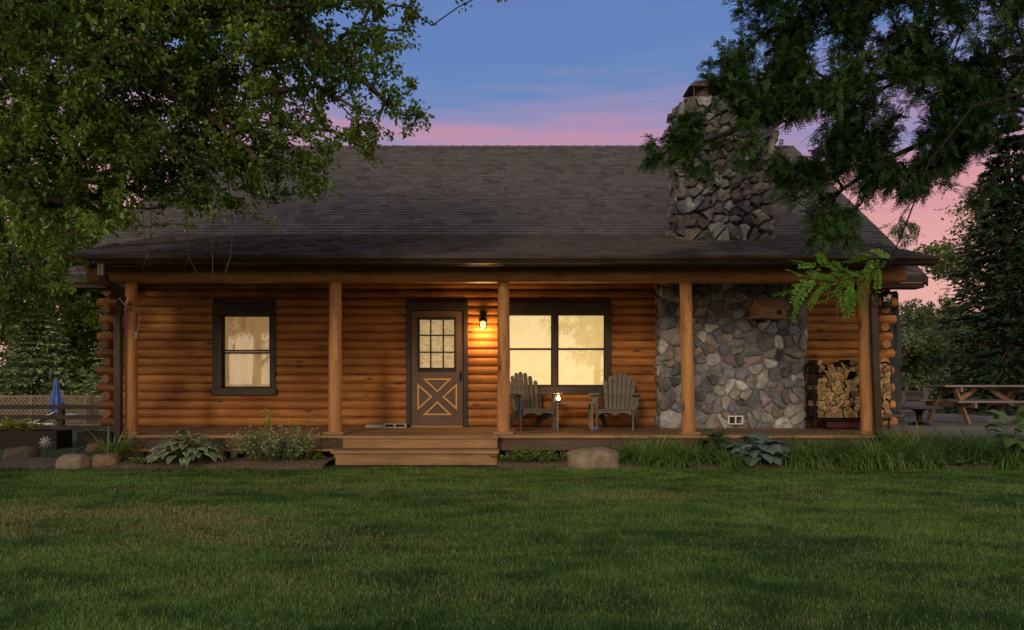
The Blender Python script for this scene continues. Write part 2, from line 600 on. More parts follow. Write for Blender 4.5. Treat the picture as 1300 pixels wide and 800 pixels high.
openings = [(-5.27, -4.18, .98, 2.59), (-1.85, -.80, .40, 2.59), (-.235, 1.737, .98, 2.59), (2.60, 5.05, .3, 4.0)]
mb = MB()
COURSE = .1512
for k in range(23):
    z = DZ + .02 + COURSE * (k + .5)
    if z > 3.62:
        break
    segs = [(XL, XR)]
    for (a, b, z0, z1) in openings:
        if z0 - .03 < z < z1 + .03:
            ns = []
            for (p, q) in segs:
                if b <= p or a >= q:
                    ns.append((p, q))
                else:
                    if a > p:
                        ns.append((p, a))
                    if b < q:
                        ns.append((b, q))
            segs = ns
    tint = rg.uniform(.85, 1.12)
    for (p, q) in segs:
        n = max(2, int((q - p) / .45))
        prof = [(-.040, -.0752), (-.060, -.068), (-.077, -.048), (-.086, -.018), (-.087, .014), (-.080, .045), (-.063, .068), (-.040, .0752)]
        vs, fs = [], []
        for i in range(n + 1):
            x = p + (q - p) * i / n
            wob = noise.noise(Vector((x * .9, k * 3.1, 0))) * .008
            wz = noise.noise(Vector((x * .7, k * 5.3, 9))) * .005
            for (dy, dz) in prof:
                vs.append((x, WY + dy - wob, z + dz * 1.0 + wz * (1 if abs(dz) < .06 else .3)))
        m_ = len(prof)
        for i in range(n):
            for j in range(m_ - 1):
                fs.append((i * m_ + j, (i + 1) * m_ + j, (i + 1) * m_ + j + 1, i * m_ + j + 1))
        t2 = tint * rg.uniform(.95, 1.05)
        mb.add(vs, fs, (t2, t2 * rg.uniform(.96, 1.03), t2))
mb.box(XL, -.01 + openings[0][0], WY - .035, WY + .03, DZ - .3, 3.65, (.35, .3, .3))
for (a, b) in ((openings[0][1], openings[1][0]), (openings[1][1], openings[2][0]), (openings[2][1], XR)):
    mb.box(a, b, WY - .035, WY + .03, DZ - .3, 3.65, (.35, .3, .3))
for (a, b, z0, z1) in openings[:3]:
    mb.box(a, b, WY - .035, WY + .03, z1, 3.65, (.35, .3, .3))
    if z0 > .5:
        mb.box(a, b, WY - .035, WY + .03, DZ - .3, z0, (.35, .3, .3))
fw = H(mb, 'front_wall', M['log'], smooth=50)


def side_wall(x, sgn, name):
    mb = MB()
    for k in range(23):
        z = DZ + .02 + COURSE * (k + 1.0)
        if z > 3.6:
            break
        t = rg.uniform(.85, 1.1)
        mb.tube([(x, WY - .02 + (YB - WY) * i / 16, z) for i in range(17)], .082, n=10, cap=False, col=(t, t, t))
    # gable above the side wall
    mb.prism([(WY, .1), (YB, .1), (YB, 3.35), (17.2, 6.9), (WY, 3.35)], lambda u, v: (x - .03, u, v), lambda u, v: (x + .03, u, v), (.7, .7, .7))
    return H(mb, name, M['log'], smooth=50)


side_wall(XL, -1, 'side_wall')
side_wall(XR, 1, 'side_wall')
mb = MB()
mb.box(XL, XR, YB, YB + .15, 0, 3.4)
H(mb, 'rear_wall', M['log'])
mb = MB()
mb.box(XL + .02, XR - .02, WY + .05, YB - .02, .0, DZ - .05)
H(mb, 'foundation', M['mortar'])


def log_corner(x, sgn):
    """crossing log ends at a corner: wall logs poke sideways, side logs poke forward"""
    for k in range(17):
        z = DZ + .02 + COURSE * (k + .5)
        mb = MB()
        t = rg.uniform(.85, 1.15) * (1.55 if sgn > 0 else .7)  # light put into the tint: right ends paler as lit, left ones darker
        L = rg.uniform(.24, .33)
        if k % 2 == 0:
            pts = [(x - sgn * .05, WY, z), (x + sgn * L * .5, WY, z), (x + sgn * (L - .015), WY, z), (x + sgn * L, WY, z)]
            mb.tube(pts, [.078, .077, .078, .066], n=14, col=(t, t, t), cap_mi=1)
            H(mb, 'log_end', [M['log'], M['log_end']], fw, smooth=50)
        else:
            pts = [(x, WY + .1, z), (x, WY - L * .4, z), (x, WY - L + .015, z), (x, WY - L, z)]
            mb.tube(pts, [.078, .077, .080, .068], n=14, col=(t, t, t), cap_mi=1)
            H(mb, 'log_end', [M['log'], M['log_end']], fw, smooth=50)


log_corner(XL, -1)
log_corner(XR, 1)


# roofs: stepped courses of shingle tabs
def shingle_roof(mb, x0, x1, y0, z0, y1, z1, exposure, rgn, dark=1.0):
    run, rise = y1 - y0, z1 - z0
    L = math.hypot(run, rise)
    uy, uz = run / L, rise / L
    ny, nz = -uz, uy
    rows = int(L / exposure) + 1
    for r in range(rows):
        s0 = r * exposure
        s1 = min(L, s0 + exposure + .012)
        if s0 >= L - .01:
            break
        x = x0 - (rgn.random() * .3)
        while x < x1:
            w = rgn.choice((.10, .14, .2, .26, .33)) * rgn.uniform(.85, 1.15)
            a, b = max(x, x0), min(x + w - .004, x1)
            x += w
            if b - a < .01:
                continue
            lift = .012 + (.007 if rgn.random() < .45 else 0)
            t = rgn.uniform(.80, 1.15) * dark
            if rgn.random() < .12:
                t *= .72
            c = (t * rgn.uniform(.97, 1.04), t, t * rgn.uniform(.96, 1.03))
            ds = rgn.uniform(-.004, .004)
            def P(xx, s, h):
                return (xx, y0 + uy * s + ny * h, z0 + uz * s + nz * h)
            vs = [P(a, s0 + ds, lift), P(b, s0 + ds, lift), P(b, s1, .003), P(a, s1, .003), P(a, s0 + ds, 0), P(b, s0 + ds, 0)]
            mb.add(vs, [(0, 1, 2, 3), (4, 5, 1, 0)], c)
    # solid deck under the shingles
    th = .10
    vs = []
    for (yy, zz) in ((y0, z0), (y1, z1)):
        for xx in (x0, x1):
            vs.append((xx, yy, zz))
            vs.append((xx, yy - ny * 0, zz - th))
    mb.add(vs, [(0, 1, 3, 2), (4, 6, 7, 5), (0, 4, 5, 1), (2, 3, 7, 6), (1, 5, 7, 3), (0, 2, 6, 4)], (.7, .6, .55))


MX0, MX1 = -7.72, 7.10
RY, RZ = 17.2, 7.13
mb = MB()
shingle_roof(mb, MX0, MX1, 11.7, 3.03, RY, RZ, .135, rg)
mb.add([(MX0, RY, RZ), (MX1, RY, RZ), (MX1, 22.7, 3.03), (MX0, 22.7, 3.03), (MX0, 22.7, 2.93), (MX1, 22.7, 2.93), (MX0, RY, RZ - .1), (MX1, RY, RZ - .1)],
       [(0, 1, 2, 3), (3, 2, 5, 4), (4, 5, 7, 6)], (.8, .8, .8))
roof = H(mb, 'roof', M['shingle'])
mb = MB()
x = MX0
while x < MX1:
    t = rg.uniform(.7, 1.05)
    b = min(x + .29, MX1)
    mb.add([(x, RY - .13, RZ - .075), (b, RY - .13, RZ - .083), (b, RY, RZ + .02), (x, RY, RZ + .035), (b, RY + .13, RZ - .083), (x, RY + .13, RZ - .075)],
           [(0, 1, 2, 3), (3, 2, 4, 5)], (t, t, t))
    x += .28
H(mb, 'ridge_cap', M['shingle'], roof)
for sx, X in ((-1, MX0), (1, MX1)):
    mb = MB()                               # rake boards along both gables
    a, b = X + sx * .004, X + sx * .034
    mb.prism([(11.7, 3.00), (RY, 7.09), (22.7, 3.00), (22.7, 2.84), (RY, 6.9), (11.7, 2.84)], lambda u, v: (a, u, v), lambda u, v: (b, u, v))
    H(mb, 'rake_board', M['trim'], roof)
for (a, b) in ((MX0, -6.56), (6.02, MX1)):
    mb = MB()
    mb.box(a, b, 11.665, 11.70, 2.90, 3.005)
    H(mb, 'fascia', M['trim'], roof)
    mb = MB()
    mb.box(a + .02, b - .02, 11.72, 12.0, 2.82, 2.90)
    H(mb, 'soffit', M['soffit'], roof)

PX0, PX1 = -6.53, 6.00
PE_Y, PE_Z = 9.72, 3.00
slope = .307
mb = MB()
shingle_roof(mb, PX0, PX1, PE_Y, PE_Z, 13.05, PE_Z + slope * (13.05 - PE_Y), .15, rg, .82)
porch_roof = H(mb, 'porch_roof', M['shingle'])
mb = MB()
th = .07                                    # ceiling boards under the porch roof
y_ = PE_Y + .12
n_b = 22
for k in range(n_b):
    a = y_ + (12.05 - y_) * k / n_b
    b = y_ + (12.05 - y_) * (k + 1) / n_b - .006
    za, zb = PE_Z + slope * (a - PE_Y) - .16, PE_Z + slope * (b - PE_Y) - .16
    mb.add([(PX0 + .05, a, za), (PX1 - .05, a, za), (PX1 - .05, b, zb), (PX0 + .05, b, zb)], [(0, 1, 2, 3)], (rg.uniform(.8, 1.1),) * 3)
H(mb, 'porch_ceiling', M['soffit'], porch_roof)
for k in range(13):                          # rounded rafter tails under the eave
    x = PX0 + .45 + (PX1 - PX0 - .9) * k / 12
    mb = MB()
    pts = [(x, 9.86, PE_Z + slope * (9.86 - PE_Y) - .135), (x, 11.9, PE_Z + slope * (11.9 - PE_Y) - .135)]
    mb.tube(pts, .062, n=12, col=(.5, .42, .4))
    H(mb, 'rafter', M['log'], porch_roof, smooth=40)
mb = MB()
mb.box(PX0, PX1, PE_Y + .03, PE_Y + .055, 2.86, 2.985)
for sx, X in ((-1, PX0), (1, PX1)):
    a, b = X + sx * .004, X + sx * .03
    mb.prism([(PE_Y + .03, 2.985), (13.0, PE_Z + slope * 3.28 - .02), (13.0, PE_Z + slope * 3.28 - .16), (PE_Y + .03, 2.86)],
             lambda u, v: (a, u, v), lambda u, v: (b, u, v))
H(mb, 'fascia', M['trim'], porch_roof)
# gutter: K-profile swept along the eave
mb = MB()
gp = [(9.745, 2.985), (9.745, 2.875), (9.665, 2.875), (9.652, 2.915), (9.632, 2.945), (9.628, 2.985), (9.640, 2.985), (9.644, 2.95), (9.664, 2.92), (9.672, 2.885), (9.735, 2.885), (9.735, 2.985)]
g0, g1 = PX0 - .03, PX1 + .04
vs = [(g0, a, b) for a, b in gp] + [(g1, a, b - .0) for a, b in gp]
n = len(gp)
mb.add(vs, [(k, (k + 1) % n, n + (k + 1) % n, n + k) for k in range(n)])
for X in (g0, g1):
    mb.add([(X, 9.745, 2.985), (X, 9.745, 2.875), (X, 9.665, 2.875), (X, 9.652, 2.915), (X, 9.632, 2.945), (X, 9.628, 2.985)], [(0, 1, 2, 3, 4, 5)])
H(mb, 'gutter', M['metal'], porch_roof)


def downspout(pts, name='downspout'):
    mb = MB()
    pts = [Vector(p) for p in pts]
    rings = []
    for i, p in enumerate(pts):
        d = (pts[min(i + 1, len(pts) - 1)] - pts[max(i - 1, 0)]).normalized()
        s = Vector((1, 0, 0)) if abs(d.x) < .8 else Vector((0, 0, 1))
        s = (s - d * s.dot(d)).normalized()
        u = d.cross(s)
        pr = []
        for k in range(16):
            a = 2 * math.pi * k / 16
            ca, sa = math.cos(a), math.sin(a)
            q = max(abs(ca), abs(sa))
            rip = 1 - .06 * (k % 2)
            pr.append(p + s * (ca / q * .048 * rip) + u * (sa / q * .036 * rip))
        rings.append(pr)
    m_ = 16
    vs = [q for r_ in rings for q in r_]
    fs = []
    for i in range(len(pts) - 1):
        for k in range(m_):
            k2 = (k + 1) % m_
            fs.append((i * m_ + k, i * m_ + k2, (i + 1) * m_ + k2, (i + 1) * m_ + k))
    mb.add(vs, fs)
    return H(mb, name, M['metal'])


downspout([(-5.82, 9.70, 2.88), (-5.82, 9.70, 2.72), (-5.80, 9.76, 2.62), (-5.76, 10.0, 2.55), (-5.80, 10.16, 2.44), (-5.88, 10.22, 2.34), (-5.905, 10.24, 2.2),
           (-5.905, 10.24, 1.2), (-5.905, 10.24, .42), (-5.89, 10.18, .3), (-5.88, 10.05, .22)])
downspout([(5.10, 9.70, 2.88), (5.13, 9.72, 2.76), (5.25, 9.85, 2.66), (5.36, 10.1, 2.60), (5.40, 10.2, 2.50), (5.41, 10.22, 2.3), (5.45, 10.22, 1.2), (5.48, 10.22, .50),
           (5.49, 10.18, .36), (5.49, 10.02, .27)])

# beam and posts
mb = MB()
n = 40
prof = [(-.11, -.10), (-.10, -.115), (.10, -.115), (.11, -.10), (.11, .10), (.10, .115), (-.10, .115), (-.115, .10), (-.122, 0)]
vs, fs = [], []
for i in range(n + 1):
    x = -6.42 + 12.37 * i / n
    w = noise.noise(Vector((x * .8, 3, 1))) * .006
    for (a, b) in prof:
        vs.append((x, 10.42 + a + w, 2.835 + b + w * .6))
m_ = len(prof)
for i in range(n):
    for j in range(m_):
        j2 = (j + 1) % m_
        fs.append((i * m_ + j, (i + 1) * m_ + j, (i + 1) * m_ + j2, i * m_ + j2))
fs.append(tuple(range(m_)))
fs.append(tuple(n * m_ + k for k in range(m_))[::-1])
mb.add(vs, fs)
H(mb, 'porch_beam', M['beam'], smooth=60)
POSTS = [(-5.81, 0, .085), (-2.70, .005, .097), (-.13, 0, .095), (2.70, -.05, .097), (5.42, -.06, .088)]
for (x, lean, r) in POSTS:
    mb = MB()
    pts, rad = [], []
    for i in range(15):
        t = i / 14
        pts.append((x + lean * t + noise.noise(Vector((x, t * 3, 0))) * .008, 10.42, .445 + (2.728 - .445) * t))
        rad.append(r * (1.06 - .12 * t) + noise.noise(Vector((x + 4, t * 5, 0))) * .003)
    mb.tube(pts, rad, n=18)
    p = H(mb, 'porch_post', M['post'], smooth=50)
    mb = MB()
    mb.box(x - .15, x + .15, 10.29, 10.55, .405, .443)
    H(mb, 'base_plate', M['step'], p, bevel=.006)

# deck
mb = MB()
y = 10.275
while y < 12.0:
    x = -5.95
    while x < 6.45:
        L = rg.uniform(2.4, 4.2)
        b = min(x + L, 6.45)
        t = rg.uniform(.75, 1.2)
        mb.box(x + .002, b - .002, y, y + .134, DZ - .035, DZ, (t, t, t))
        x = b
    y += .140
deck = H(mb, 'porch_deck', M['deck'], bevel=.004)
mb = MB()
for (a, b) in ((-5.95, -2.56), (-.20, 5.5)):
    mb.box(a, b, 10.235, 10.272, DZ - .045, DZ + .003)
H(mb, 'edge_board', M['step'], deck, bevel=.005)
mb = MB()
for (a, b) in ((-5.93, -2.52), (-.22, 5.48)):
    mb.box(a, b, 10.28, 10.32, DZ - .23, DZ - .048)
H(mb, 'skirt_board', M['rim'], deck)
mb = MB()
mb.box(-5.90, -2.60, 10.17, 10.27, .165, .20)
for x in (-2.66, -4.2, -5.8):
    mb.box(x, x + .09, 10.18, 10.26, .0, .164)
H(mb, 'ledge_board', M['step'], deck, bevel=.004)
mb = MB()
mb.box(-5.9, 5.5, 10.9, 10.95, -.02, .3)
H(mb, 'shadow_board', M['dark'], deck)  # dark sheet standing in for the shade under the deck
for x in (-5.6, -3.0, -.1, 2.7, 5.2):
    mb = MB()
    mb.box(x, x + .14, 10.4, 10.54, -.02, .36)
    H(mb, 'pier', M['rim'], deck)
# steps
st = bpy.data.objects.new('porch_steps', None)
COL.objects.link(st)
st.parent = house
st.location = (0, 0, 0)
for (x0, x1, y0, y1, z0, z1, nm) in ((-2.56, -.20, 10.06, 10.271, .362, .404, 'tread'), (-2.50, -.215, 10.09, 10.13, .222, .361, 'riser'),
                                     (-2.58, -.19, 9.70, 10.088, .178, .220, 'tread'), (-2.52, -.21, 9.74, 9.78, .012, .177, 'riser'),
                                     (-2.52, -2.48, 9.781, 10.26, .0, .177, 'stringer'), (-.25, -.21, 9.781, 10.26, .0, .177, 'stringer')):
    mb = MB()
    if nm == 'tread':
        w = (y1 - y0) / 2
        mb.box(x0, x1, y0, y0 + w - .003, z0, z1)
        mb.box(x0, x1, y0 + w + .003, y1, z0, z1, (.9, .9, .9))
    else:
        mb.box(x0, x1, y0, y1, z0, z1, (.95, .93, .9))
    H(mb, nm, M['step'], st, bevel=.006)


# stone work
def voronoi(W, Hh, spacing, rgn, relax=2, pull=.45, jit=.48):
    nx, ny = max(2, round(W / spacing)), max(2, round(Hh / spacing))
    pts = [((i + .5 + rgn.uniform(-jit, jit)) * W / nx, (j + .5 + rgn.uniform(-jit, jit)) * Hh / ny) for i in range(nx) for j in range(ny)]
    pts = [p for p in pts if .02 < p[0] < W - .02 and .02 < p[1] < Hh - .02]
    pts = [p for p in pts if rgn.random() > .14]
    for _ in range(relax):
        cells = []
        for i, p in enumerate(pts):
            poly = [(0, 0), (W, 0), (W, Hh), (0, Hh)]
            for j, q in enumerate(pts):
                if i == j or abs(q[0] - p[0]) > spacing * 4 or abs(q[1] - p[1]) > spacing * 4:
                    continue
                mx, my = (p[0] + q[0]) / 2, (p[1] + q[1]) / 2
                dx, dy = q[0] - p[0], q[1] - p[1]
                out = []
                for k in range(len(poly)):
                    a, b = poly[k], poly[(k + 1) % len(poly)]
                    da = (a[0] - mx) * dx + (a[1] - my) * dy
                    db = (b[0] - mx) * dx + (b[1] - my) * dy
                    if da <= 0:
                        out.append(a)
                    if da * db < 0:
                        t = da / (da - db)
                        out.append((a[0] + (b[0] - a[0]) * t, a[1] + (b[1] - a[1]) * t))
                poly = out
                if len(poly) < 3:
                    break
            cells.append(poly)
        if _ < relax - 1:
            npts = []
            for p, c in zip(pts, cells):
                if len(c) < 3:
                    continue
                cx, cy = sum(q[0] for q in c) / len(c), sum(q[1] for q in c) / len(c)
                npts.append((p[0] * (1 - pull) + cx * pull, p[1] * (1 - pull) + cy * pull))
            pts = npts
    return [c for c in cells if len(c) >= 3]


def chaikin(p, w=.22):
    out = []
    for k in range(len(p)):
        a, b = p[k], p[(k + 1) % len(p)]
        out.append((a[0] + (b[0] - a[0]) * w, a[1] + (b[1] - a[1]) * w))
        out.append((a[0] + (b[0] - a[0]) * (1 - w), a[1] + (b[1] - a[1]) * (1 - w)))
    return out


STONES = [(.19, .185, .195), (.24, .225, .23), (.15, .158, .18), (.25, .215, .175), (.36, .35, .35), (.21, .17, .17), (.11, .112, .12), (.25, .215, .23),
          (.18, .19, .215), (.30, .28, .25), (.42, .41, .40), (.16, .14, .14)]


def stones(mb, W, Hh, spacing, place, rgn, relief=.07, gap=.011, rough=.012, palette=STONES, bright=1.0, sharp=False):
    for poly in voronoi(W, Hh, spacing, rgn, 2, .12 if sharp else .15, .85 if sharp else .70):
        cx, cy = sum(q[0] for q in poly) / len(poly), sum(q[1] for q in poly) / len(poly)
        size = max(math.hypot(q[0] - cx, q[1] - cy) for q in poly)
        sh = max(.6, 1 - gap / max(.03, size * .7))
        p = [(cx + (q[0] - cx) * sh, cy + (q[1] - cy) * sh) for q in poly]
        p = chaikin(p, .12 if sharp else .24)
        p = chaikin(p, .25)
        c = rgn.choice(palette)
        t = rgn.uniform(.75, 1.25) * bright
        col = (c[0] * t, c[1] * t, c[2] * t)
        seed = rgn.uniform(0, 100)
        dep = relief * rgn.uniform(.55, 1.25) * min(1, size / .13)
        tx, ty = rgn.uniform(-.22, .22), rgn.uniform(-.22, .22)
        n = len(p)
        prof = ((1.0, -.3), (1.0, .35), (.94, .68), (.80, .88), (.55, .98), (.28, 1.0)) if not sharp else ((1.0, -.3), (.98, .55), (.86, .85), (.62, .95), (.35, 1.0))
        vs = []
        for s, h in prof:
            for (u, v) in p:
                uu, vv = cx + (u - cx) * s, cy + (v - cy) * s
                nz = noise.noise(Vector((uu * 9 + seed, vv * 9, h))) * rough * 1.5 + noise.noise(Vector((uu * 26 + seed, vv * 26, h * 2))) * rough
                hh = dep * h + (tx * (uu - cx) + ty * (vv - cy)) * (1 if h > .3 else 0) + nz * (1 if h > 0 else 0)
                vs.append(place(uu + nz * .5, vv + nz * .4, hh))
        vs.append(place(cx, cy, dep * 1.0 + noise.noise(Vector((seed, 2, 3))) * rough))
        fs = []
        for i in range(len(prof) - 1):
            for k in range(n):
                k2 = (k + 1) % n
                fs.append((i * n + k, i * n + k2, (i + 1) * n + k2, (i + 1) * n + k))
        last = (len(prof) - 1) * n
        for k in range(n):
            fs.append((last + k, last + (k + 1) % n, len(vs) - 1))
        mb.add(vs, fs, col)


SX0, SX1, SY = 2.54, 5.08, 11.80
mb = MB()
rgs = random.Random(21)
mb.box(SX0 + .03, SX1 - .03, SY + .012, WY, DZ - .3, 3.6, (1, 1, 1), mi=1)
stones(mb, SX1 - SX0, 3.15, .18, lambda u, v, h: (SX0 + u, SY - h * .8 + .01, DZ - .02 + v), rgs, relief=.070, gap=.007, rough=.020, bright=1.15)
stones(mb, .33, 3.15, .2, lambda u, v, h: (SX0 + .03 - h * .8, SY + .33 - u, DZ - .02 + v), rgs, relief=.07)
stones(mb, .33, 3.15, .2, lambda u, v, h: (SX1 - .03 + h * .8, SY + u, DZ - .02 + v), rgs, relief=.07)
H(mb, 'stone_wall', [M['stone'], M['mortar']], smooth=48)
CX0, CX1, CY0, CY1, CT = 3.02, 4.55, 11.92, 12.86, 6.20
mb = MB()
mb.box(CX0 + .02, CX1 - .02, CY0 + .02, CY1 - .02, 3.4, CT - .03, (.35, .35, .35), mi=1)
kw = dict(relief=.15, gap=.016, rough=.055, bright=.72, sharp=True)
zb = 3.62
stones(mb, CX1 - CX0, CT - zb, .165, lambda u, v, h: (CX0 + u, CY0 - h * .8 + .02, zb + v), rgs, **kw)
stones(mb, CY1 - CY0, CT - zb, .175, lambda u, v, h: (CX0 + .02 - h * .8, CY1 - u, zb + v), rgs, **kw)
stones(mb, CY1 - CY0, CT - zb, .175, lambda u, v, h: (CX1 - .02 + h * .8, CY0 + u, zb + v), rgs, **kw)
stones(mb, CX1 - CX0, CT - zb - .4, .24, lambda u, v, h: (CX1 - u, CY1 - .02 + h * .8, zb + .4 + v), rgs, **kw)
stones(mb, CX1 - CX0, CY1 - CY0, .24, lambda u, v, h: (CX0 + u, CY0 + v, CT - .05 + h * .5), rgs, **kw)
chim = H(mb, 'chimney', [M['stone'], M['mortar']], smooth=38)
mb = MB()
cx, cy = 3.44, 12.35
mb.tube([(cx, cy, CT - .05), (cx, cy, CT + .25)], .13, n=16)
mb.add([(cx - .30, cy - .25, CT + .25), (cx + .42, cy - .25, CT + .25), (cx + .42, cy + .25, CT + .25), (cx - .30, cy + .25, CT + .25), (cx - .16, cy - .13, CT + .40), (cx + .28, cy - .13, CT + .40),
        (cx + .28, cy + .13, CT + .40), (cx - .16, cy + .13, CT + .40)],
       [(3, 2, 1, 0), (4, 5, 6, 7), (0, 1, 5, 4), (1, 2, 6, 5), (2, 3, 7, 6), (3, 0, 4, 7)])
for q in ((-.2, -.2), (.3, -.2), (.3, .2), (-.2, .2)):
    mb.tube([(cx + q[0], cy + q[1], CT - .05), (cx + q[0], cy + q[1], CT + .26)], .012, n=6)
H(mb, 'chimney_cap', M['rim'], chim)
mb = MB()
vx, vz = 3.84, .545
mb.box(vx - .13, vx + .13, SY - .085, SY - .02, vz + .055, vz + .075)
mb.box(vx - .13, vx + .13, SY - .085, SY - .02, vz - .075, vz - .055)
for q in (-.13, -.012, .106):
    mb.box(vx + q, vx + q + .024, SY - .085, SY - .02, vz - .054, vz + .054)
vent = H(mb, 'vent', M['white'], bevel=.003)
mb = MB()
mb.box(vx - .12, vx + .12, SY - .05, SY - .03, vz - .06, vz + .06)
H(mb, 'vent_screen', M['dark'], vent)


# windows
def window(x0, x1, z0, z1, gx, gz, pane_glow, hd=.25):
    """x0..z1 outer casing; gx list of (a,b) glass columns; gz (bottom, mid0, mid1, top)"""
    yf = WY - .115
    mb = MB()
    zb, m0, m1, zt = gz
    mb.box(x0, x1, yf, WY + .05, zt + .02, z1)                         # header
    mb.box(x0 - .02, x1 + .02, yf - .03, WY + .05, z0, zb - .03)       # sill
    edges = [x0] + [q for g in gx for q in g] + [x1]
    mb.box(x0, gx[0][0] - .025, yf + .004, WY + .05, zb - .028, zt + .018)
    mb.box(gx[-1][1] + .025, x1, yf + .004, WY + .05, zb - .028, zt + .018)
    for i in range(len(gx) - 1):
        mb.box(gx[i][1] + .022, gx[i + 1][0] - .022, yf + .008, WY + .05, zb - .028, zt + .018)
    w = H(mb, 'window', M['trim'], bevel=.006)
    for (a, b) in gx:
        mb = MB()
        for (p, q, yy) in ((zb, m0, WY - .035), (m1, zt, WY - .06)):
            fr = .03
            mb.box(a - fr, a, yy, yy + .03, p - fr, q + fr)
            mb.box(b, b + fr, yy, yy + .03, p - fr, q + fr)
            mb.box(a, b, yy, yy + .03, p - fr, p)
            mb.box(a, b, yy, yy + .03, q, q + fr)
        H(mb, 'sash', M['dark'], w, bevel=.003)
        for (p, q, yy) in ((zb, m0, WY - .022), (m1, zt, WY - .047)):
            mb = MB()
            mb.add([(a, yy, p), (b, yy, p), (b, yy, q), (a, yy, q)], [(0, 1, 2, 3)])
            H(mb, 'pane', M['glass'], w)
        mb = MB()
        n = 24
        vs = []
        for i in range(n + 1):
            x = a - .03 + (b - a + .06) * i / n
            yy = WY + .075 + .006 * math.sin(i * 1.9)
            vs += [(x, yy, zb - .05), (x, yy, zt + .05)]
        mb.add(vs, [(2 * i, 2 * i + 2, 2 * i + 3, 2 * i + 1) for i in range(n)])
        H(mb, 'glow_sheet', pane_glow, w, smooth=180)  # made-up sheet that carries the panes' glow and painted reflections
    mb = MB()
    for i in range(2):
        a, b = (x0 + .02, x0 + .03) if i == 0 else (x1 - .03, x1 - .02)
        mb.box(a, b, WY + .051, WY + .12, z0 + .02, z1 - .02)
    mb.box(x0 + .02, x1 - .02, WY + .12, WY + .13, z0 + .02, z1 - .02)
    H(mb, 'window_box', M['dark'], w)
    return w


window(-5.285, -4.17, .964, 2.605, [(-5.10, -4.30)], (1.12, 1.70, 1.77, 2.355), M['pane_glow_dim'])
window(-.25, 1.752, .985, 2.605, [(-.115, .69), (.825, 1.625)], (1.15, 1.765, 1.80, 2.375), M['pane_glow'])

# door
dx0, dx1 = -1.775, -.862
yf = WY - .115
mb = MB()
mb.box(-1.866, -.778, yf, WY + .05, 2.465, 2.612)
mb.box(-1.866, dx0 - .008, yf + .003, WY + .05, DZ + .002, 2.463)
mb.box(dx1 + .008, -.778, yf + .003, WY + .05, DZ + .002, 2.463)
dframe = H(mb, 'door_frame', M['trim'], bevel=.006)
mb = MB()
mb.box(dx0, dx1, yf - .02, yf + .09, DZ + .002, DZ + .03)
H(mb, 'threshold', M['bird'], dframe)
ga, gb, gc, gd = -1.655, -.995, 1.395, 2.325          # glass opening
yl = yf + .03
mb = MB()
mb.box(dx0, ga, yl, yl + .04, DZ + .035, 2.455)
mb.box(gb, dx1, yl, yl + .04, DZ + .035, 2.455)
mb.box(ga, gb, yl, yl + .04, DZ + .035, gc)
mb.box(ga, gb, yl, yl + .04, gd, 2.455)
door = H(mb, 'door', M['door'], bevel=.003)
mb = MB()
fr = .028
mb.box(ga - .012, ga + fr, yl - .012, yl - .001, gc - .012, gd + .012)
mb.box(gb - fr, gb + .012, yl - .012, yl - .001, gc - .012, gd + .012)
mb.box(ga + fr, gb - fr, yl - .012, yl - .001, gc - .012, gc + fr + .03)
mb.box(ga + fr, gb - fr, yl - .012, yl - .001, gd - fr, gd + .012)
iw, ih = (gb - ga) / 3, (gd - gc - .03) / 3
for k in (1, 2):
    x = ga + iw * k
    mb.box(x - .012, x + .012, yl - .010, yl + .018, gc + .03, gd - .02)
    z = gc + .03 + ih * k
    mb.box(ga + .02, gb - .02, yl - .008, yl + .016, z - .012, z + .012)
H(mb, 'muntin', M['dark'], door, bevel=.002)
mb = MB()
mb.add([(ga, yl + .012, gc), (gb, yl + .012, gc), (gb, yl + .012, gd), (ga, yl + .012, gd)], [(0, 1, 2, 3)])
H(mb, 'pane', M['dglass'], door)
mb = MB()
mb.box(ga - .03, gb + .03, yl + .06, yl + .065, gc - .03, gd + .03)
H(mb, 'door_glow_sheet', M['pane_glow_door'], door)  # emissive sheet added to make the door glass glow
# raised tan triangles of the crossbuck
px0, px1, pz0, pz1 = -1.668, -.968, .615, 1.262
cxm, czm = (px0 + px1) / 2, (pz0 + pz1) / 2
g = .062
tris = [[(px0 + g * 1.5, pz1), (px1 - g * 1.5, pz1), (cxm, czm + g * 1.25)], [(px0 + g * 1.5, pz0), (cxm, czm - g * 1.25), (px1 - g * 1.5, pz0)],
        [(px0, pz0 + g * 1.4), (px0, pz1 - g * 1.4), (cxm - g * 1.4, czm)], [(px1, pz0 + g * 1.4), (cxm + g * 1.4, czm), (px1, pz1 - g * 1.4)]]
mb = MB()
for t in tris:
    c = ((t[0][0] + t[1][0] + t[2][0]) / 3, (t[0][1] + t[1][1] + t[2][1]) / 3)
    A = [math.dist(t[(k + 1) % 3], t[(k + 2) % 3]) for k in range(3)]
    s_ = sum(A) / 2
    area = math.sqrt(s_ * (s_ - A[0]) * (s_ - A[1]) * (s_ - A[2]))
    inr = area / s_
    inc = tuple(sum(A[k] * t[k][j] for k in range(3)) / sum(A) for j in (0, 1))
    q = 1 - .027 / inr
    inner = [(inc[0] + (p[0] - inc[0]) * q, inc[1] + (p[1] - inc[1]) * q) for p in t]
    for k in range(3):
        k2 = (k + 1) % 3
        mb.prism([t[k], t[k2], inner[k2], inner[k]], lambda u, v: (u, yl - .014, v), lambda u, v: (u, yl - .0015, v))
H(mb, 'crossbuck_trim', M['tan'], door)
mb = MB()
mb.box(-.925, -.885, yl - .01, yl - .001, 1.22, 1.40)
mb.tube([(-.905, yl - .01, 1.36), (-.905, yl - .05, 1.355), (-.905, yl - .055, 1.30), (-.905, yl - .01, 1.25)], .008, n=8)
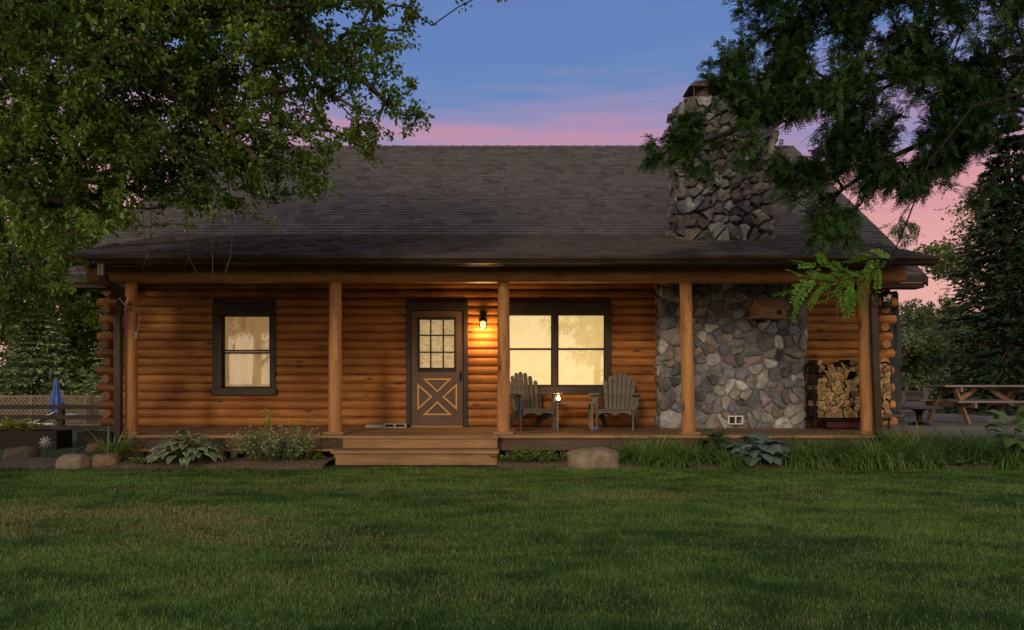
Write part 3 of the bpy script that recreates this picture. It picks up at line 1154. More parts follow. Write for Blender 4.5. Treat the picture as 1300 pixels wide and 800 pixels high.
H(mb, 'handle', M['iron'], door, smooth=50)

# loose cable that hangs off the left post
mb = MB()
pts = [(-5.84, 10.12, 2.56), (-5.80, 10.10, 2.42), (-5.72, 10.12, 2.32), (-5.62, 10.2, 2.30), (-5.60, 10.28, 2.2), (-5.63, 10.29, 2.02), (-5.66, 10.29, 1.93)]
mb.tube(pts, .006, n=6)
mb.tube([(-5.66, 10.29, 1.95), (-5.665, 10.29, 1.86)], .02, n=8)
H(mb, 'cable', M['block'], smooth=60)

# ------------------------------------------------------------------ things on the porch
# wall lamp beside the door
lx, ly, lz = -.506, WY - .10, 2.20
wl = thing('wall_lamp', (lx, ly, lz), 'lit bronze jelly-jar wall lamp between the door and the porch post', 'lamp')
wl.scale = (1.3, 1.3, 1.15)
mb = MB()
mb.lathe([(.05, 0), (.05, .02)], 14)
for i, v in enumerate(mb.v):
    mb.v[i] = (v[0], .005 - v[2] + .0, v[1] + .17)
mb.tube([(0, -.01, .17), (0, -.06, .20), (0, -.10, .18), (0, -.105, .12)], .010, n=8)
mb.build('bracket', M['iron'], wl, smooth=50)
mb = MB()
mb.lathe([(.018, .14), (.035, .11), (.055, .085), (.06, .055), (.056, .05)], 16, (0, -.105, 0))
mb.build('cap', M['iron'], wl, smooth=50)
mb = MB()
mb.lathe([(.046, .055), (.052, .02), (.050, -.03), (.040, -.06), (.012, -.072)], 16, (0, -.105, 0))
mb.build('glass_jar', M['clear'], wl, smooth=60)
mb = MB()
mb.lathe([(.01, .05), (.036, .03), (.042, .0), (.034, -.035), (.008, -.055)], 14, (0, -.105, 0))
mb.build('bulb', M['bulb'], wl, smooth=60)
for k in range(3):
    mb = MB()
    a = 2 * math.pi * k / 3 + .5
    c, s = math.cos(a), math.sin(a)
    mb.tube([(c * .058, -.105 + s * .058, .06), (c * .060, -.105 + s * .060, 0), (c * .05, -.105 + s * .05, -.06), (0, -.105, -.08)], .0035, n=6)
    mb.build('cage_wire', M['iron'], wl)


# adirondack chairs
def adirondack(name, loc, rz, label):
    t = thing(name, loc, label, 'chair', 'grey adirondack chairs on the porch', rz)
    tilt = R(21)
    up = Vector((0, math.sin(tilt), math.cos(tilt)))
    nb = Vector((0, math.cos(tilt), -math.sin(tilt)))
    base = Vector((0, .20, .26))
    mb = MB()
    tops = [.60, .695, .755, .775, .755, .695, .60]
    for k in range(7):
        q = k - 3
        xb, xt = q * .066, q * .082
        w0, w1 = .028, .037
        h = tops[k]
        outl = [(xb - w0, 0), (xb + w0, 0), (xt + w1, h - .05), (xt + w1 * .75, h - .015), (xt, h), (xt - w1 * .75, h - .015), (xt - w1, h - .05)]
        off = .03 * (q / 3) ** 2
        mb.prism(outl, lambda u, v: base + Vector((u, 0, 0)) + up * v - nb * off, lambda u, v: base + Vector((u, 0, 0)) + up * v + nb * (.02 - off))
    for v, w in ((.12, .22), (.36, .27)):
        a = base + up * v + nb * .035
        mb.bar(a - Vector((w, 0, 0)), a + Vector((w, 0, 0)), .05, .022, up=nb)
    mb.build('backrest', M['grey'], t, bevel=.003)
    mb = MB()
    n = 6
    for k in range(n):
        s = k / (n - 1)
        y = -.36 + .56 * s
        z = .365 - .11 * s - (.02 if k == 0 else 0)
        mb.box(-.27, .27, y, y + .085, z - .011, z + .011)
    mb.build('seat', M['grey'], t, bevel=.005)
    # scalloped front board
    mb = MB()
    outl = [(-.27, .33), (.27, .33)]
    for i in range(21):
        x = .27 - .54 * i / 20
        outl.append((x, .265 + .03 * abs(math.sin((x + .27) / .54 * 2 * math.pi)) - (.012 if abs(x) < .03 else 0)))
    mb.prism(outl, lambda u, v: (u, -.375, v), lambda u, v: (u, -.352, v))
    mb.build('apron', M['grey'], t)
    for s in (-1, 1):
        mb = MB()
        mb.box(s * .295 - .014, s * .295 + .014, -.33, -.235, 0, .588)
        mb.build('leg', M['grey'], t, bevel=.003)
        mb = MB()                                 # long rear leg, runs from the front board down to the floor
        x = s * .262
        outl = [(-.35, .345), (.20, .255), (.56, .03), (.56, 0), (.44, 0), (.16, .13), (-.35, .24)]
        mb.prism(outl, lambda u, v: (x - .014, u, v), lambda u, v: (x + .014, u, v), (.5, .5, .5))
        mb.build('leg', M['grey'], t)
        mb = MB()
        xo = s * .325
        outl = [(-.09, -.40), (-.075, -.43), (.075, -.43), (.09, -.40), (.085, -.2), (.06, .1), (.045, .36), (-.045, .36), (-.055, .1), (-.08, -.2)]
        mb.prism([(xo + s * a, b) for a, b in outl], lambda u, v: (u, v, .590), lambda u, v: (u, v, .612))
        arm = mb.build('arm', M['grey'], t, bevel=.003)
        mb = MB()                                 # curved bracket under the arm
        outl = [(0, .588), (.10, .588), (.092, .54), (.065, .50), (.075, .455), (.055, .40), (.02, .36), (0, .33)]
        mb.prism([(s * (.31 + a), b) for a, b in outl], lambda u, v: (u, -.295, v), lambda u, v: (u, -.272, v))
        mb.build('bracket', M['grey'], arm)
        mb = MB()                                 # rear upright that carries the arm
        mb.box(s * .295 - .012, s * .295 + .012, .27, .34, .10, .588)
        mb.build('upright', M['grey'], t)
    return t


adirondack('adirondack_chair', (.31, 11.50, DZ), R(20), 'grey adirondack chair beside the porch post, turned toward the side table')
adirondack('adirondack_chair', (1.77, 11.50, DZ), R(-15), 'grey adirondack chair between the side table and the stone wall')

stb = thing('side_table', (1.03, 11.42, DZ), 'small square side table with loop legs between two adirondack chairs', 'table')
mb = MB()
for (a, b) in ((-.20, -.115), (-.105, -.02), (-.01, .075), (.085, .17)):
    mb.box(-.30, .30, a, b, .435, .455)
mb.box(-.305, -.27, -.205, .175, .418, .434)
mb.box(.27, .305, -.205, .175, .418, .434)
mb.build('table_top', M['tabletop'], stb, bevel=.003)
for s in (-1, 1):
    for nm, a, b in (('leg', (s * .285, -.19, .417), (s * .285, -.19, .02)), ('leg', (s * .285, .16, .417), (s * .285, .16, .02))):
        mb = MB()
        mb.bar(a, b, .035, .03)
        mb.build(nm, M['tabletop'], stb, bevel=.003)
    mb = MB()
    mb.box(s * .285 - .016, s * .285 + .016, -.205, .175, 0, .021)
    mb.build('foot_rail', M['tabletop'], stb, bevel=.003)
can = thing('candle_lamp', (.77, 11.30, DZ + .456), 'small glowing candle lamp on the edge of the side table', 'lamp')
mb = MB()
mb.lathe([(.036, 0), (.038, .01), (.038, .03), (.030, .036)], 14)
mb.build('holder', M['iron'], can, smooth=50)
mb = MB()
mb.lathe([(.010, .037), (.025, .052), (.028, .072), (.016, .102), (.003, .13)], 14)
mb.build('flame', M['flame'], can, smooth=60)
mb = MB()
mb.tube([(0, 0, .03), (.05, 0, .034), (.10, .012, .03)], [.030, .033, .03], n=12)
mb.box(.102, .108, -.02, .04, .01, .05, (.4, .4, .5))
o = mb.build('drink_can', M['blue'], None, smooth=50, origin=(0, 0, 0))
o.location = (1.33, 11.30, DZ + .003)
tag(o, 'small blue can lying on the deck beside the side table leg', 'can')

# concrete blocks by the door
mb = MB()
mb.box(-.15, .15, -.07, .07, 0, .05)
o = mb.build('paver', M['block'], None, bevel=.006)
o.location = (-2.40, 11.93, DZ + .002)
tag(o, 'flat pale concrete paver lying against the wall left of the door', 'paver')
mb = MB()
for x in (-.2, -.015, .17):
    mb.box(x, x + .03, -.07, .07, .0, .075)
mb.box(-.169, -.016, -.07, .07, 0, .016)
mb.box(.016, .169, -.07, .07, 0, .016)
mb.box(-.169, -.016, -.07, .07, .06, .075)
mb.box(.016, .169, -.07, .07, .06, .075)
o = mb.build('cinder_block', M['block'], None)
o.location = (-2.04, 11.92, DZ + .002)
tag(o, 'low grey two-hole cinder block on the deck by the door frame', 'block')

# birdhouse shaped like a log cabin on the stone wall
bh = thing('birdhouse', (4.32, 11.52, 2.27), 'pine log-cabin birdhouse mounted on the stone wall', 'birdhouse', rz=R(14))
mb = MB()
mb.box(-.34, .34, -.16, .16, 0, .018)
mb.build('platform', M['bird'], bh, bevel=.003)
mb = MB()
for k in range(5):
    z = .037 + k * .036
    mb.tube([(-.25, -.11, z), (.25, -.11, z)], .019, n=10)
    mb.tube([(-.25, .11, z), (.25, .11, z)], .019, n=10)
    for x in (-.235, .235):
        mb.tube([(x, -.13, z + .01), (x, .13, z + .01)], .019, n=10)
for x in (-.235, .235):
    mb.prism([(-.11, .2), (.11, .2), (0, .315)], lambda u, v: (x - .01, u, v), lambda u, v: (x + .01, u, v))
mb.build('wall', M['bird'], bh, smooth=50)
for s in (-1, 1):
    mb = MB()
    for k in range(4):
        a, b = k / 4, (k + 1.12) / 4
        y0, y1 = s * .165 * (1 - a), s * .165 * max(0, 1 - b)
        z0, z1 = .335 - .145 * (1 - a) + .004 * k, .335 - .145 * max(0, 1 - b) - .012
        mb.add([(-.30, y0, z0 + .012), (.30, y0, z0 + .012), (.30, y1, z1 + .012), (-.30, y1, z1 + .012), (-.30, y0, z0), (.30, y0, z0)], [(0, 1, 2, 3), (4, 5, 1, 0)])
    mb.build('roof', M['bird'], bh)
mb = MB()
mb.box(.085, .155, -.142, -.128, .06, .14)
mb.build('door', M['dark'], bh)
mb = MB()
mb.box(-.05, .05, .15, .34, -.05, -.002)
mb.build('bracket', M['iron'], bh)

# firewood rack and the split logs in it
rk = thing('firewood_rack', (5.74, 11.62, DZ), 'black tubular firewood rack beside the stone wall', 'rack')
for s, x in ((-1, -.66), (1, .60)):
    for y in (-.16, .16):
        mb = MB()
        pts = [(x + s * -.02, y, .0), (x + s * .0, y, .5), (x + s * .03, y, .95)]
        mb.tube(pts, .017, n=10)
        mb.build('upright', M['iron'], rk, smooth=50)
    mb = MB()
    pts = [(x + s * .03, -.16, .95), (x + s * .02, -.15, 1.05), (x - s * .0, -.08, 1.13), (x, .08, 1.13), (x + s * .02, .15, 1.05), (x + s * .03, .16, .95)]
    mb.tube(pts, .017, n=10)
    mb.build('hoop', M['iron'], rk, smooth=60)
for y in (-.16, .16):
    mb = MB()
    mb.tube([(-.70, y, .17), (.64, y, .17)], .018, n=10)
    mb.build('rail', M['iron'], rk, smooth=50)
mb = MB()
mb.box(-.42, .30, -.10, .12, .02, .13, (1, 1, 1))
o = mb.build('storage_box', surf('dark_red_box', (.05, .012, .01), (.08, .02, .017), (4, 4, 4)), None, bevel=.01)
o.location = (5.74, 11.62, DZ)
tag(o, 'dark red box on the deck under the firewood rack', 'box')

rgf = random.Random(33)
FW, FH = 1.22, .98
cells = voronoi(FW, FH, .078, rgf, relax=2, pull=.25)
zoff = DZ + .20
kf = 0
for poly in cells:
    cx = sum(q[0] for q in poly) / len(poly)
    cy = sum(q[1] for q in poly) / len(poly)
    top_lim = FH - .05 - .05 * math.sin(cx * 5) ** 2
    if cy > top_lim:
        continue
    if rgf.random() < .02 and cy > .1:
        continue
    rnd = rgf.random() < .12
    p = [((q[0] - cx) * .93, (q[1] - cy) * .93) for q in poly]
    if rnd:
        r_ = min(math.hypot(*q) for q in p) * 1.05 + .008
        p = [(r_ * math.cos(2 * math.pi * k / 12), r_ * math.sin(2 * math.pi * k / 12)) for k in range(12)]
    elif rgf.random() < .45:
        # a split piece: keep only three or four corners
        k0 = rgf.randrange(len(p))
        p = [q for k, q in enumerate(p) if k == k0 or (k - k0) % len(p) not in (1,)] if len(p) > 4 else p
    mb = MB()
    L = .40
    fy = -rgf.uniform(.0, .07)
    n = len(p)
    t = rgf.uniform(.5, 1.1)
    if rgf.random() < .28:
        t *= .6
    tw = rgf.uniform(-.02, .02)
    vs = [(a, fy + tw * a * 4, b) for a, b in p] + [(a * .97, fy + L, b * .97) for a, b in p]
    mb.add(vs, [tuple(range(n))], (t, t * rgf.uniform(.92, 1.02), t * rgf.uniform(.85, 1.0)), 0)
    mb.add(vs, [tuple(range(n, 2 * n))[::-1]], (t, t, t), 0)
    split_side = rgf.randrange(n)
    for k in range(n):
        k2 = (k + 1) % n
        mb.add([vs[k], vs[k + n], vs[k2 + n], vs[k2]], [(0, 1, 2, 3)], (t, t, t), 0 if (k == split_side and not rnd) else 1)
    o = mb.build('firewood_log', [M['wood_end'], M['bark']], None, bevel=.004)
    o.location = (5.74 - .63 + cx, 11.44, zoff + cy)
    tag(o, 'split firewood log stacked with its cut end forward in the black rack', 'firewood', 'split firewood stacked in the rack')
    kf += 1

# ------------------------------------------------------------------ right side: patio and its furniture
mb = MB()
y = 10.30
while y < 17.5:
    x = 6.52 if y > 12.0 else (5.56 if y < 10.3 else 6.46)
    while x < 15.5:
        L = rg.uniform(1.6, 3.4)
        b = min(x + L, 15.5)
        t = rg.uniform(.8, 1.15)
        if x < b - .05:
            mb.box(x + .003, b - .003, y, y + .19, DZ - .06, DZ - .012, (t, t, t))
        x = b
    y += .196
mb.box(6.48, 15.5, 10.31, 10.35, -.02, DZ - .07, (.35, .3, .28))
tag(mb.build('patio', M['patio'], None), 'weathered board patio right of the porch', kind='structure')

pt = thing('picnic_table', (9.20, 13.35, DZ - .012), 'wooden picnic table with attached benches on the patio', 'table')
mb = MB()
for k in range(5):
    y = -.36 + k * .147
    mb.box(-.95, .95, y, y + .14, .715, .752, (rg.uniform(.85, 1.1),) * 3)
mb.build('table_top', M['picnic_top'], pt, bevel=.004)
for s in (-1, 1):
    mb = MB()
    for k in range(2):
        y = s * .60 + (k - 1) * .145 + .0
        mb.box(-.95, .95, y, y + .138, .425, .46, (rg.uniform(.85, 1.1),) * 3)
    mb.build('bench', M['picnic_top'], pt, bevel=.004)
for x in (-.68, .68):
    for s in (-1, 1):
        mb = MB()
        mb.bar((x, s * .62, 0), (x, s * .20, .713), .04, .10, up=(0, 1, 0))
        mb.build('leg', M['picnic'], pt, bevel=.004)
    mb = MB()
    xx = x + (.045 if x < 0 else -.045)
    mb.bar((xx, -.76, .375), (xx, .76, .375), .042, .095)
    mb.bar((xx, -.36, .665), (xx, .36, .665), .042, .09)
    mb.build('crossbeam', M['picnic'], pt, bevel=.004)
    mb = MB()
    s = -1 if x < 0 else 1
    mb.bar((xx - s * .03, 0, .36), (xx - s * .52, 0, .70), .04, .09)
    mb.build('brace', M['picnic'], pt, bevel=.004)

ft = thing('patio_table', (7.72, 12.95, DZ - .012), 'low round dark grey patio table near the cabin corner', 'table')
mb = MB()
mb.lathe([(.36, .30), (.40, .31), (.41, .335), (.39, .35), (.05, .352)], 28)
mb.build('table_top', M['slate'], ft, smooth=40)
mb = MB()
mb.lathe([(.20, 0), (.19, .02), (.06, .06), (.05, .15), (.07, .25), (.16, .299)], 16)
mb.build('pedestal', M['iron'], ft, smooth=50)

sf = thing('wicker_sofa', (8.75, 16.2, DZ - .012), 'grey wicker patio sofa seen behind the picnic table', 'sofa', rz=R(20))
mb = MB()
mb.box(-.9, .9, -.38, .30, .08, .36)
mb.build('seat', M['wicker'], sf, bevel=.03)
mb = MB()
mb.box(-.9, .9, .31, .46, .05, .80)
mb.build('backrest', M['wicker'], sf, bevel=.03)
for s in (-1, 1):
    mb = MB()
    mb.box(s * .98 - .08, s * .98 + .08, -.40, .46, .05, .60)
    mb.build('arm', M['wicker'], sf, bevel=.03)
mb = MB()
mb.box(-.86, .86, -.40, .29, .362, .47, (.8, .8, .8))
mb.build('cushion', M['slate'], sf, bevel=.04)
sf2 = thing('wicker_armchair', (7.95, 14.7, DZ - .012), 'grey wicker armchair between the low round table and the cabin', 'armchair', rz=R(70))
mb = MB()
mb.box(-.34, .34, -.36, .28, .08, .36)
mb.build('seat', M['wicker'], sf2, bevel=.03)
mb = MB()
mb.box(-.42, .42, .29, .42, .05, .92)
mb.build('backrest', M['wicker'], sf2, bevel=.04)
for s in (-1, 1):
    mb = MB()
    mb.box(s * .41 - .06, s * .41 + .06, -.38, .28, .05, .62)
    mb.build('arm', M['wicker'], sf2, bevel=.03)

# rolled charcoal curtain that hangs beside the corner
mb = MB()
n, m_ = 28, 30
vs, fs = [], []
for j in range(m_):
    t = j / (m_ - 1)
    z = .62 + (2.86 - .62) * t
    for i in range(n):
        a = 2 * math.pi * i / n
        r = (.125 + .02 * math.sin(5 * a + t * 2) + .016 * math.sin(9 * a - t * 5)) * (1.0 if .12 < t < .9 else .9) * (1 - .25 * math.exp(-((t - .38) / .03) ** 2))
        vs.append((7.12 + r * 1.1 * math.cos(a) + .03 * noise.noise(Vector((0, t * 4, 1))) - .06 * t, 12.75 + r * 1.3 * math.sin(a), z + .02 * math.sin(3 * a)))
for j in range(m_ - 1):
    for i in range(n):
        i2 = (i + 1) % n
        fs.append((j * n + i, j * n + i2, (j + 1) * n + i2, (j + 1) * n + i))
fs.append(tuple(range(n))[::-1])
fs.append(tuple((m_ - 1) * n + i for i in range(n)))
mb.add(vs, fs)
o = mb.build('rolled_curtain', M['tarp'], None, smooth=60, origin=(7.12, 12.75, .6))
tag(o, 'charcoal fabric curtain hanging gathered behind the right log corner', 'curtain')


def lantern(loc, sc, label):
    t = thing('hanging_lantern', loc, label, 'lantern', 'lanterns hanging from the eave')
    mb = MB()
    mb.lathe([(.11 * sc, 0), (.115 * sc, .01), (.02 * sc, .07 * sc), (.012, .085 * sc)], 14, (0, 0, .2 * sc))
    mb.tube([(0, 0, .28 * sc), (0, 0, .28 * sc + .14)], .004, n=6)
    mb.build('cap', M['iron'], t, smooth=40)
    mb = MB()
    mb.lathe([(.075 * sc, .005), (.08 * sc, .02), (.08 * sc, .19 * sc), (.07 * sc, .199 * sc)], 14)
    mb.build('glass', M['glass'], t, smooth=40)
    mb = MB()
    mb.lathe([(.09 * sc, -.02), (.09 * sc, .004)], 14)
    for k in range(4):
        a = math.pi / 2 * k + .4
        mb.tube([(.084 * sc * math.cos(a), .084 * sc * math.sin(a), 0), (.084 * sc * math.cos(a), .084 * sc * math.sin(a), .2 * sc)], .005, n=6)
    mb.lathe([(.05 * sc, .006), (.05 * sc, .08 * sc)], 10)
    mb.build('frame', M['iron'], t, smooth=40)


lantern((6.47, 11.78, 2.50), 1.05, 'larger glass lantern hanging from the eave beside the rolled curtain')
lantern((6.24, 11.76, 2.54), .62, 'smaller glass lantern hanging from the eave close to the porch post')

# ------------------------------------------------------------------ rocks
def boulder(name, loc, size, seed, label, group=None, tint=(1, 1, 1), flat=.75, rz=0):
    rgb_ = random.Random(seed)
    nu, nv = 26, 16
    mb = MB()
    vs, fs = [], []
    for j in range(nv + 1):
        ph = math.pi * j / nv
        for i in range(nu):
            th = 2 * math.pi * i / nu
            d = Vector((math.sin(ph) * math.cos(th), math.sin(ph) * math.sin(th), math.cos(ph)))
            q = Vector(tuple(math.copysign(abs(c) ** .62, c) for c in d))
            k = 1 + .16 * noise.noise(d * 1.6 + Vector((seed, 0, 0))) + .07 * noise.noise(d * 4 + Vector((0, seed, 0))) + .03 * noise.noise(d * 9 + Vector((0, 0, seed)))
            vs.append((q.x * size[0] / 2 * k, q.y * size[1] / 2 * k, size[2] * (flat * .5 + q.z * .55 * k)))
    for j in range(nv):
        for i in range(nu):
            i2 = (i + 1) % nu
            fs.append((j * nu + i, (j + 1) * nu + i, (j + 1) * nu + i2, j * nu + i2))
    mb.add(vs, fs, tint)
    o = mb.build(name, M['rock'], None, smooth=60)
    o.location = loc
    o.rotation_euler = (0, 0, rz)
    return tag(o, label, 'boulder', group)


boulder('boulder', (1.12, 9.48, 0), (.76, .42, .30), 3, 'long flat-topped grey boulder with lichen right of the porch steps', tint=(.95, .88, .8))
boulder('boulder', (-6.05, 9.42, 0), (.36, .3, .22), 5, 'pale rounded boulder at the left front corner of the lawn edge', tint=(1.15, 1.1, 1.05))
boulder('boulder', (-5.72, 9.62, 0), (.34, .3, .2), 8, 'reddish brown boulder beside the strap-leaved plant', tint=(1.1, .8, .65))
boulder('boulder', (-7.55, 12.9, -.02), (.66, .5, .34), 12, 'big grey boulder between the dark planter boxes', tint=(.6, .62, .62))
boulder('boulder', (-7.55, 10.5, -.02), (.44, .36, .24), 15, 'dark rounded boulder below the leafy planter at the left edge', tint=(.5, .46, .42))
boulder('boulder', (-7.05, 11.62, 0), (.3, .26, .18), 19, 'small brown rock at the foot of the left log corner', tint=(.8, .6, .5))


# ------------------------------------------------------------------ left side: planters, fence, parasol
def planter(loc, w, label):
    t = thing('planter_box', loc, label, 'planter', 'dark wooden planter boxes')
    mb = MB()
    for k in range(2):
        z = .02 + k * .165
        mb.box(-w / 2, w / 2, -.22, -.185, z, z + .16, (1, 1, 1))
        mb.box(-w / 2, w / 2, .185, .22, z, z + .16)
        mb.box(-w / 2, -w / 2 + .035, -.184, .184, z, z + .16)
        mb.box(w / 2 - .035, w / 2, -.184, .184, z, z + .16)
    mb.build('box', M['planter'], t, bevel=.004)
    mb = MB()
    mb.box(-w / 2 + .036, w / 2 - .036, -.184, .184, .02, .30)
    mb.build('soil', M['mulch'], t)
    return t


planter((-8.75, 12.4, -.02), 1.25, 'long dark planter box full of yellow-green plants at the left edge')
planter((-7.15, 11.9, -.01), .6, 'short dark planter box against the left log corner')


def foliage_clump(name, loc, rx, ry, h, n, size, c1, c2, label, cat, seed, mat='plant', upright=.5, group=None, flowers=None):
    """small-leaved plant: many leaves spread through a mound, with stems"""
    rg_ = np.random.default_rng(seed)
    ns = max(6, n // 26)
    a = rg_.random(ns) * 2 * np.pi
    rr = np.sqrt(rg_.random(ns))
    tips = np.stack([rx * rr * np.cos(a), ry * rr * np.sin(a), h * (.55 + .5 * rg_.random(ns)) * np.sqrt(np.clip(1 - .55 * rr ** 2, 0, 1))], -1)
    base = tips * np.array([.35, .35, 0])
    t = .25 + .75 * rg_.random((ns, 26))
    p = base[:, None] * (1 - t[..., None]) + tips[:, None] * t[..., None]
    p[..., :2] += (tips - base)[:, None, :2] * (t ** 2)[..., None] * .25
    p = p.reshape(-1, 3) + rg_.normal(0, .012, (ns * 26, 3))
    m = len(p)
    ang = rg_.random(m) * 2 * np.pi
    d = nrm(np.stack([np.cos(ang), np.sin(ang), upright + .5 * rg_.normal(0, .6, m)], -1))
    L = size * (.6 + .8 * rg_.random(m))
    tcol = np.clip(t.reshape(-1) * .8 + rg_.normal(0, .2, m), 0, 1)[:, None]
    c = (np.array(c1) * (1 - tcol) + np.array(c2) * tcol) * 1.4
    v, f, cc = leaves(p, d, L, L * .42, c, rg_)
    if flowers:
        fc, fn, fs_ = flowers
        k = rg_.choice(len(tips), fn)
        fp = tips[k] + rg_.normal(0, .03, (fn, 3)) + np.array([0, 0, .03])
        fd = nrm(rg_.normal(0, 1, (fn, 3)) + np.array([0, 0, .8]))
        fl = np.full(fn, fs_)
        v2, f2, c2_ = leaves(fp, fd, fl, fl * .8, np.tile(np.array(fc), (fn, 1)), rg_)
        f = np.concatenate([f, f2 + len(v)])
        v = np.concatenate([v, v2])
        cc = np.concatenate([cc, c2_])
    # stems as thin ribbons
    sw = .004
    s0 = base
    s1 = tips
    sd = np.tile(np.array([sw, 0, 0]), (ns, 1))
    sv = np.stack([s0 - sd, s0 + sd, s1 + sd * .4, s1 - sd * .4], 1).reshape(-1, 3)
    sf_ = np.arange(ns * 4).reshape(-1, 4)
    f = np.concatenate([f, sf_ + len(v)])
    v = np.concatenate([v, sv])
    cc = np.concatenate([cc, np.tile(np.array(c1) * .8, (ns, 1))])
    o = np_mesh(name, v, f, cc, M[mat])
    o.location = loc
    return tag(o, label, cat, group)


def leaves(p, d, L, W, col, rg_, fold=.18, up=None):
    """six-point folded leaves as two quads each"""
    n = len(p)
    r = rg_.normal(0, .55, (n, 3)) + (np.array([0, 0, 1.0]) if up is None else up)
    s = nrm(np.cross(d, r))
    nn = nrm(np.cross(s, d))
    L_, W_ = L[:, None], W[:, None]
    b = p
    tip = p + d * L_ - nn * L_ * .12
    l1 = p + d * L_ * .30 - s * W_ * .5 + nn * W_ * fold
    l2 = p + d * L_ * .68 - s * W_ * .42 + nn * W_ * fold * .6
    r1 = p + d * L_ * .30 + s * W_ * .5 + nn * W_ * fold
    r2 = p + d * L_ * .68 + s * W_ * .42 + nn * W_ * fold * .6
    v = np.stack([b, l1, l2, tip, r2, r1], 1).reshape(-1, 3)
    o = np.arange(n)[:, None] * 6
    f = np.concatenate([o + np.array([[0, 3, 2, 1]]), o + np.array([[0, 5, 4, 3]])], 0)
    return v, f, np.concatenate([col, col * .93], 0)


PG = 1.95


def blades_plant(name, loc, n, spread, h, length, width, c1, c2, label, cat, seed, arch=1.0, group=None):
    """clump of arching strap leaves"""
    n = int(n * 1.5)
    length *= 1.16
    width *= 1.4
    c1, c2 = np.array(c1) * PG, np.array(c2) * PG
    rg_ = np.random.default_rng(seed)
    ang = rg_.random(n) * 2 * np.pi
    rr = spread * np.sqrt(rg_.random(n)) * .45
    base = np.stack([rr * np.cos(ang), rr * np.sin(ang), np.zeros(n)], -1)
    ang2 = ang + rg_.normal(0, .5, n)
    out = np.stack([np.cos(ang2), np.sin(ang2), np.zeros(n)], -1)
    L = length * (.55 + .55 * rg_.random(n))
    bend = arch * (.35 + .65 * rg_.random(n))
    K = 7
    side = np.stack([-np.sin(ang2), np.cos(ang2), np.zeros(n)], -1)
    rows = []
    pos = base.copy()
    el = np.pi / 2 - .18 - .75 * rg_.random(n) * np.minimum(1, bend)
    for k in range(K):
        t = k / (K - 1)
        w = width * (.65 + .35 * math.sin(math.pi * min(1, t + .25))) * (1 - t ** 3) * .5 + .0006
        rows.append((pos - side * w, pos + side * w))
        e = el - bend * 3.1 * (t ** 1.15)
        step = (L / (K - 1))[:, None]
        pos = pos + (out * np.cos(e)[:, None] + np.array([0, 0, 1]) * np.sin(e)[:, None]) * step
        pos[:, 2] = np.maximum(pos[:, 2], .01)
    v = np.stack([q for r_ in rows for q in r_], 1).reshape(-1, 3)
    o = np.arange(n)[:, None] * (2 * K)
    fl, cl = [], []
    t0 = rg_.random(n)[:, None]
    for k in range(K - 1):
        fl.append(o + np.array([[2 * k, 2 * k + 1, 2 * k + 3, 2 * k + 2]]))
        t = np.clip(t0 * .6 + .5 * k / K, 0, 1)
        cl.append(np.array(c1) * (1 - t) + np.array(c2) * t)
    o_ = np_mesh(name, v, np.concatenate(fl), np.concatenate(cl), M['plant'], smooth=True)
    o_.location = loc
    return tag(o_, label, cat, group)


def broadleaf_plant(name, loc, n, radius, h, L0, W0, c_in, c_edge, label, cat, seed, group=None, stem=.3, cup=.25, up0=.9):
    """hosta-like mound of broad leaves, edge colour along both margins"""
    rg_ = random.Random(seed)
    mb = MB()
    U = (-1, -.72, -.36, 0, .36, .72, 1)
    K = 8
    for i in range(n):
        ring = math.sqrt((i + .5) / n)
        a = i * 2.39996 + rg_.uniform(-.3, .3)
        L = L0 * rg_.uniform(.75, 1.15)
        W = W0 * rg_.uniform(.8, 1.1)
        out = Vector((math.cos(a), math.sin(a), 0))
        side = Vector((-math.sin(a), math.cos(a), 0))
        r0 = radius * .45 * ring
        z0 = h * (1.0 - .62 * ring ** 1.3) * rg_.uniform(.8, 1.0)
        e0 = up0 * (1 - ring) + .25
        roll = rg_.uniform(-.35, .35)
        t_ = rg_.uniform(.75, 1.2)
        # stalk
        p0 = Vector((0, 0, 0)) + out * r0 * .2
        p1 = out * r0 + Vector((0, 0, z0))
        mb.tube([p0, p0.lerp(p1, .5) + Vector((0, 0, z0 * .12)), p1], .005, n=4, cap=False, col=tuple(c * .9 for c in c_in))
        pos = p1.copy()
        rows = []
        for k in range(K):
            t = k / (K - 1)
            w = W / 2 * (math.sin(math.pi * t ** .62) ** .8 if 0 < t < 1 else 0) + .001
            e = e0 - 1.75 * t
            d = out * math.cos(e) + Vector((0, 0, math.sin(e)))
            nn = side.cross(d) * -1
            sd = side * math.cos(roll) + nn * math.sin(roll)
            n2 = d.cross(sd) * -1
            row = []
            for u in U:
                wav = .05 * W * math.sin(t * 17 + u * 3 + i) * abs(u)
                row.append(pos + sd * (u * w) - n2 * (-(cup * w * abs(u) ** 1.5)) + n2 * wav - n2 * (.04 * w * (1 - abs(math.cos(u * 7)))))
            rows.append(row)
            pos = pos + d * (L / (K - 1))
        vs = [q for r_ in rows for q in r_]
        nu = len(U)
        for k in range(K - 1):
            for j in range(nu - 1):
                edge = j in (0, nu - 2)
                c = c_edge if edge else tuple(1.35 * q for q in c_in)
                tt = t_ * (1.0 if edge else rg_.uniform(.92, 1.06))
                o = len(mb.v)
                mb.v.extend([tuple(vs[k * nu + j]), tuple(vs[k * nu + j + 1]), tuple(vs[(k + 1) * nu + j + 1]), tuple(vs[(k + 1) * nu + j])])
                mb.f.append([o, o + 1, o + 2, o + 3])
                mb.c.append((c[0] * tt, c[1] * tt, c[2] * tt))
                mb.m.append(0)
    o = mb.build(name, M['plant'], None, smooth=None)
    o.location = loc
    return tag(o, label, cat, group)


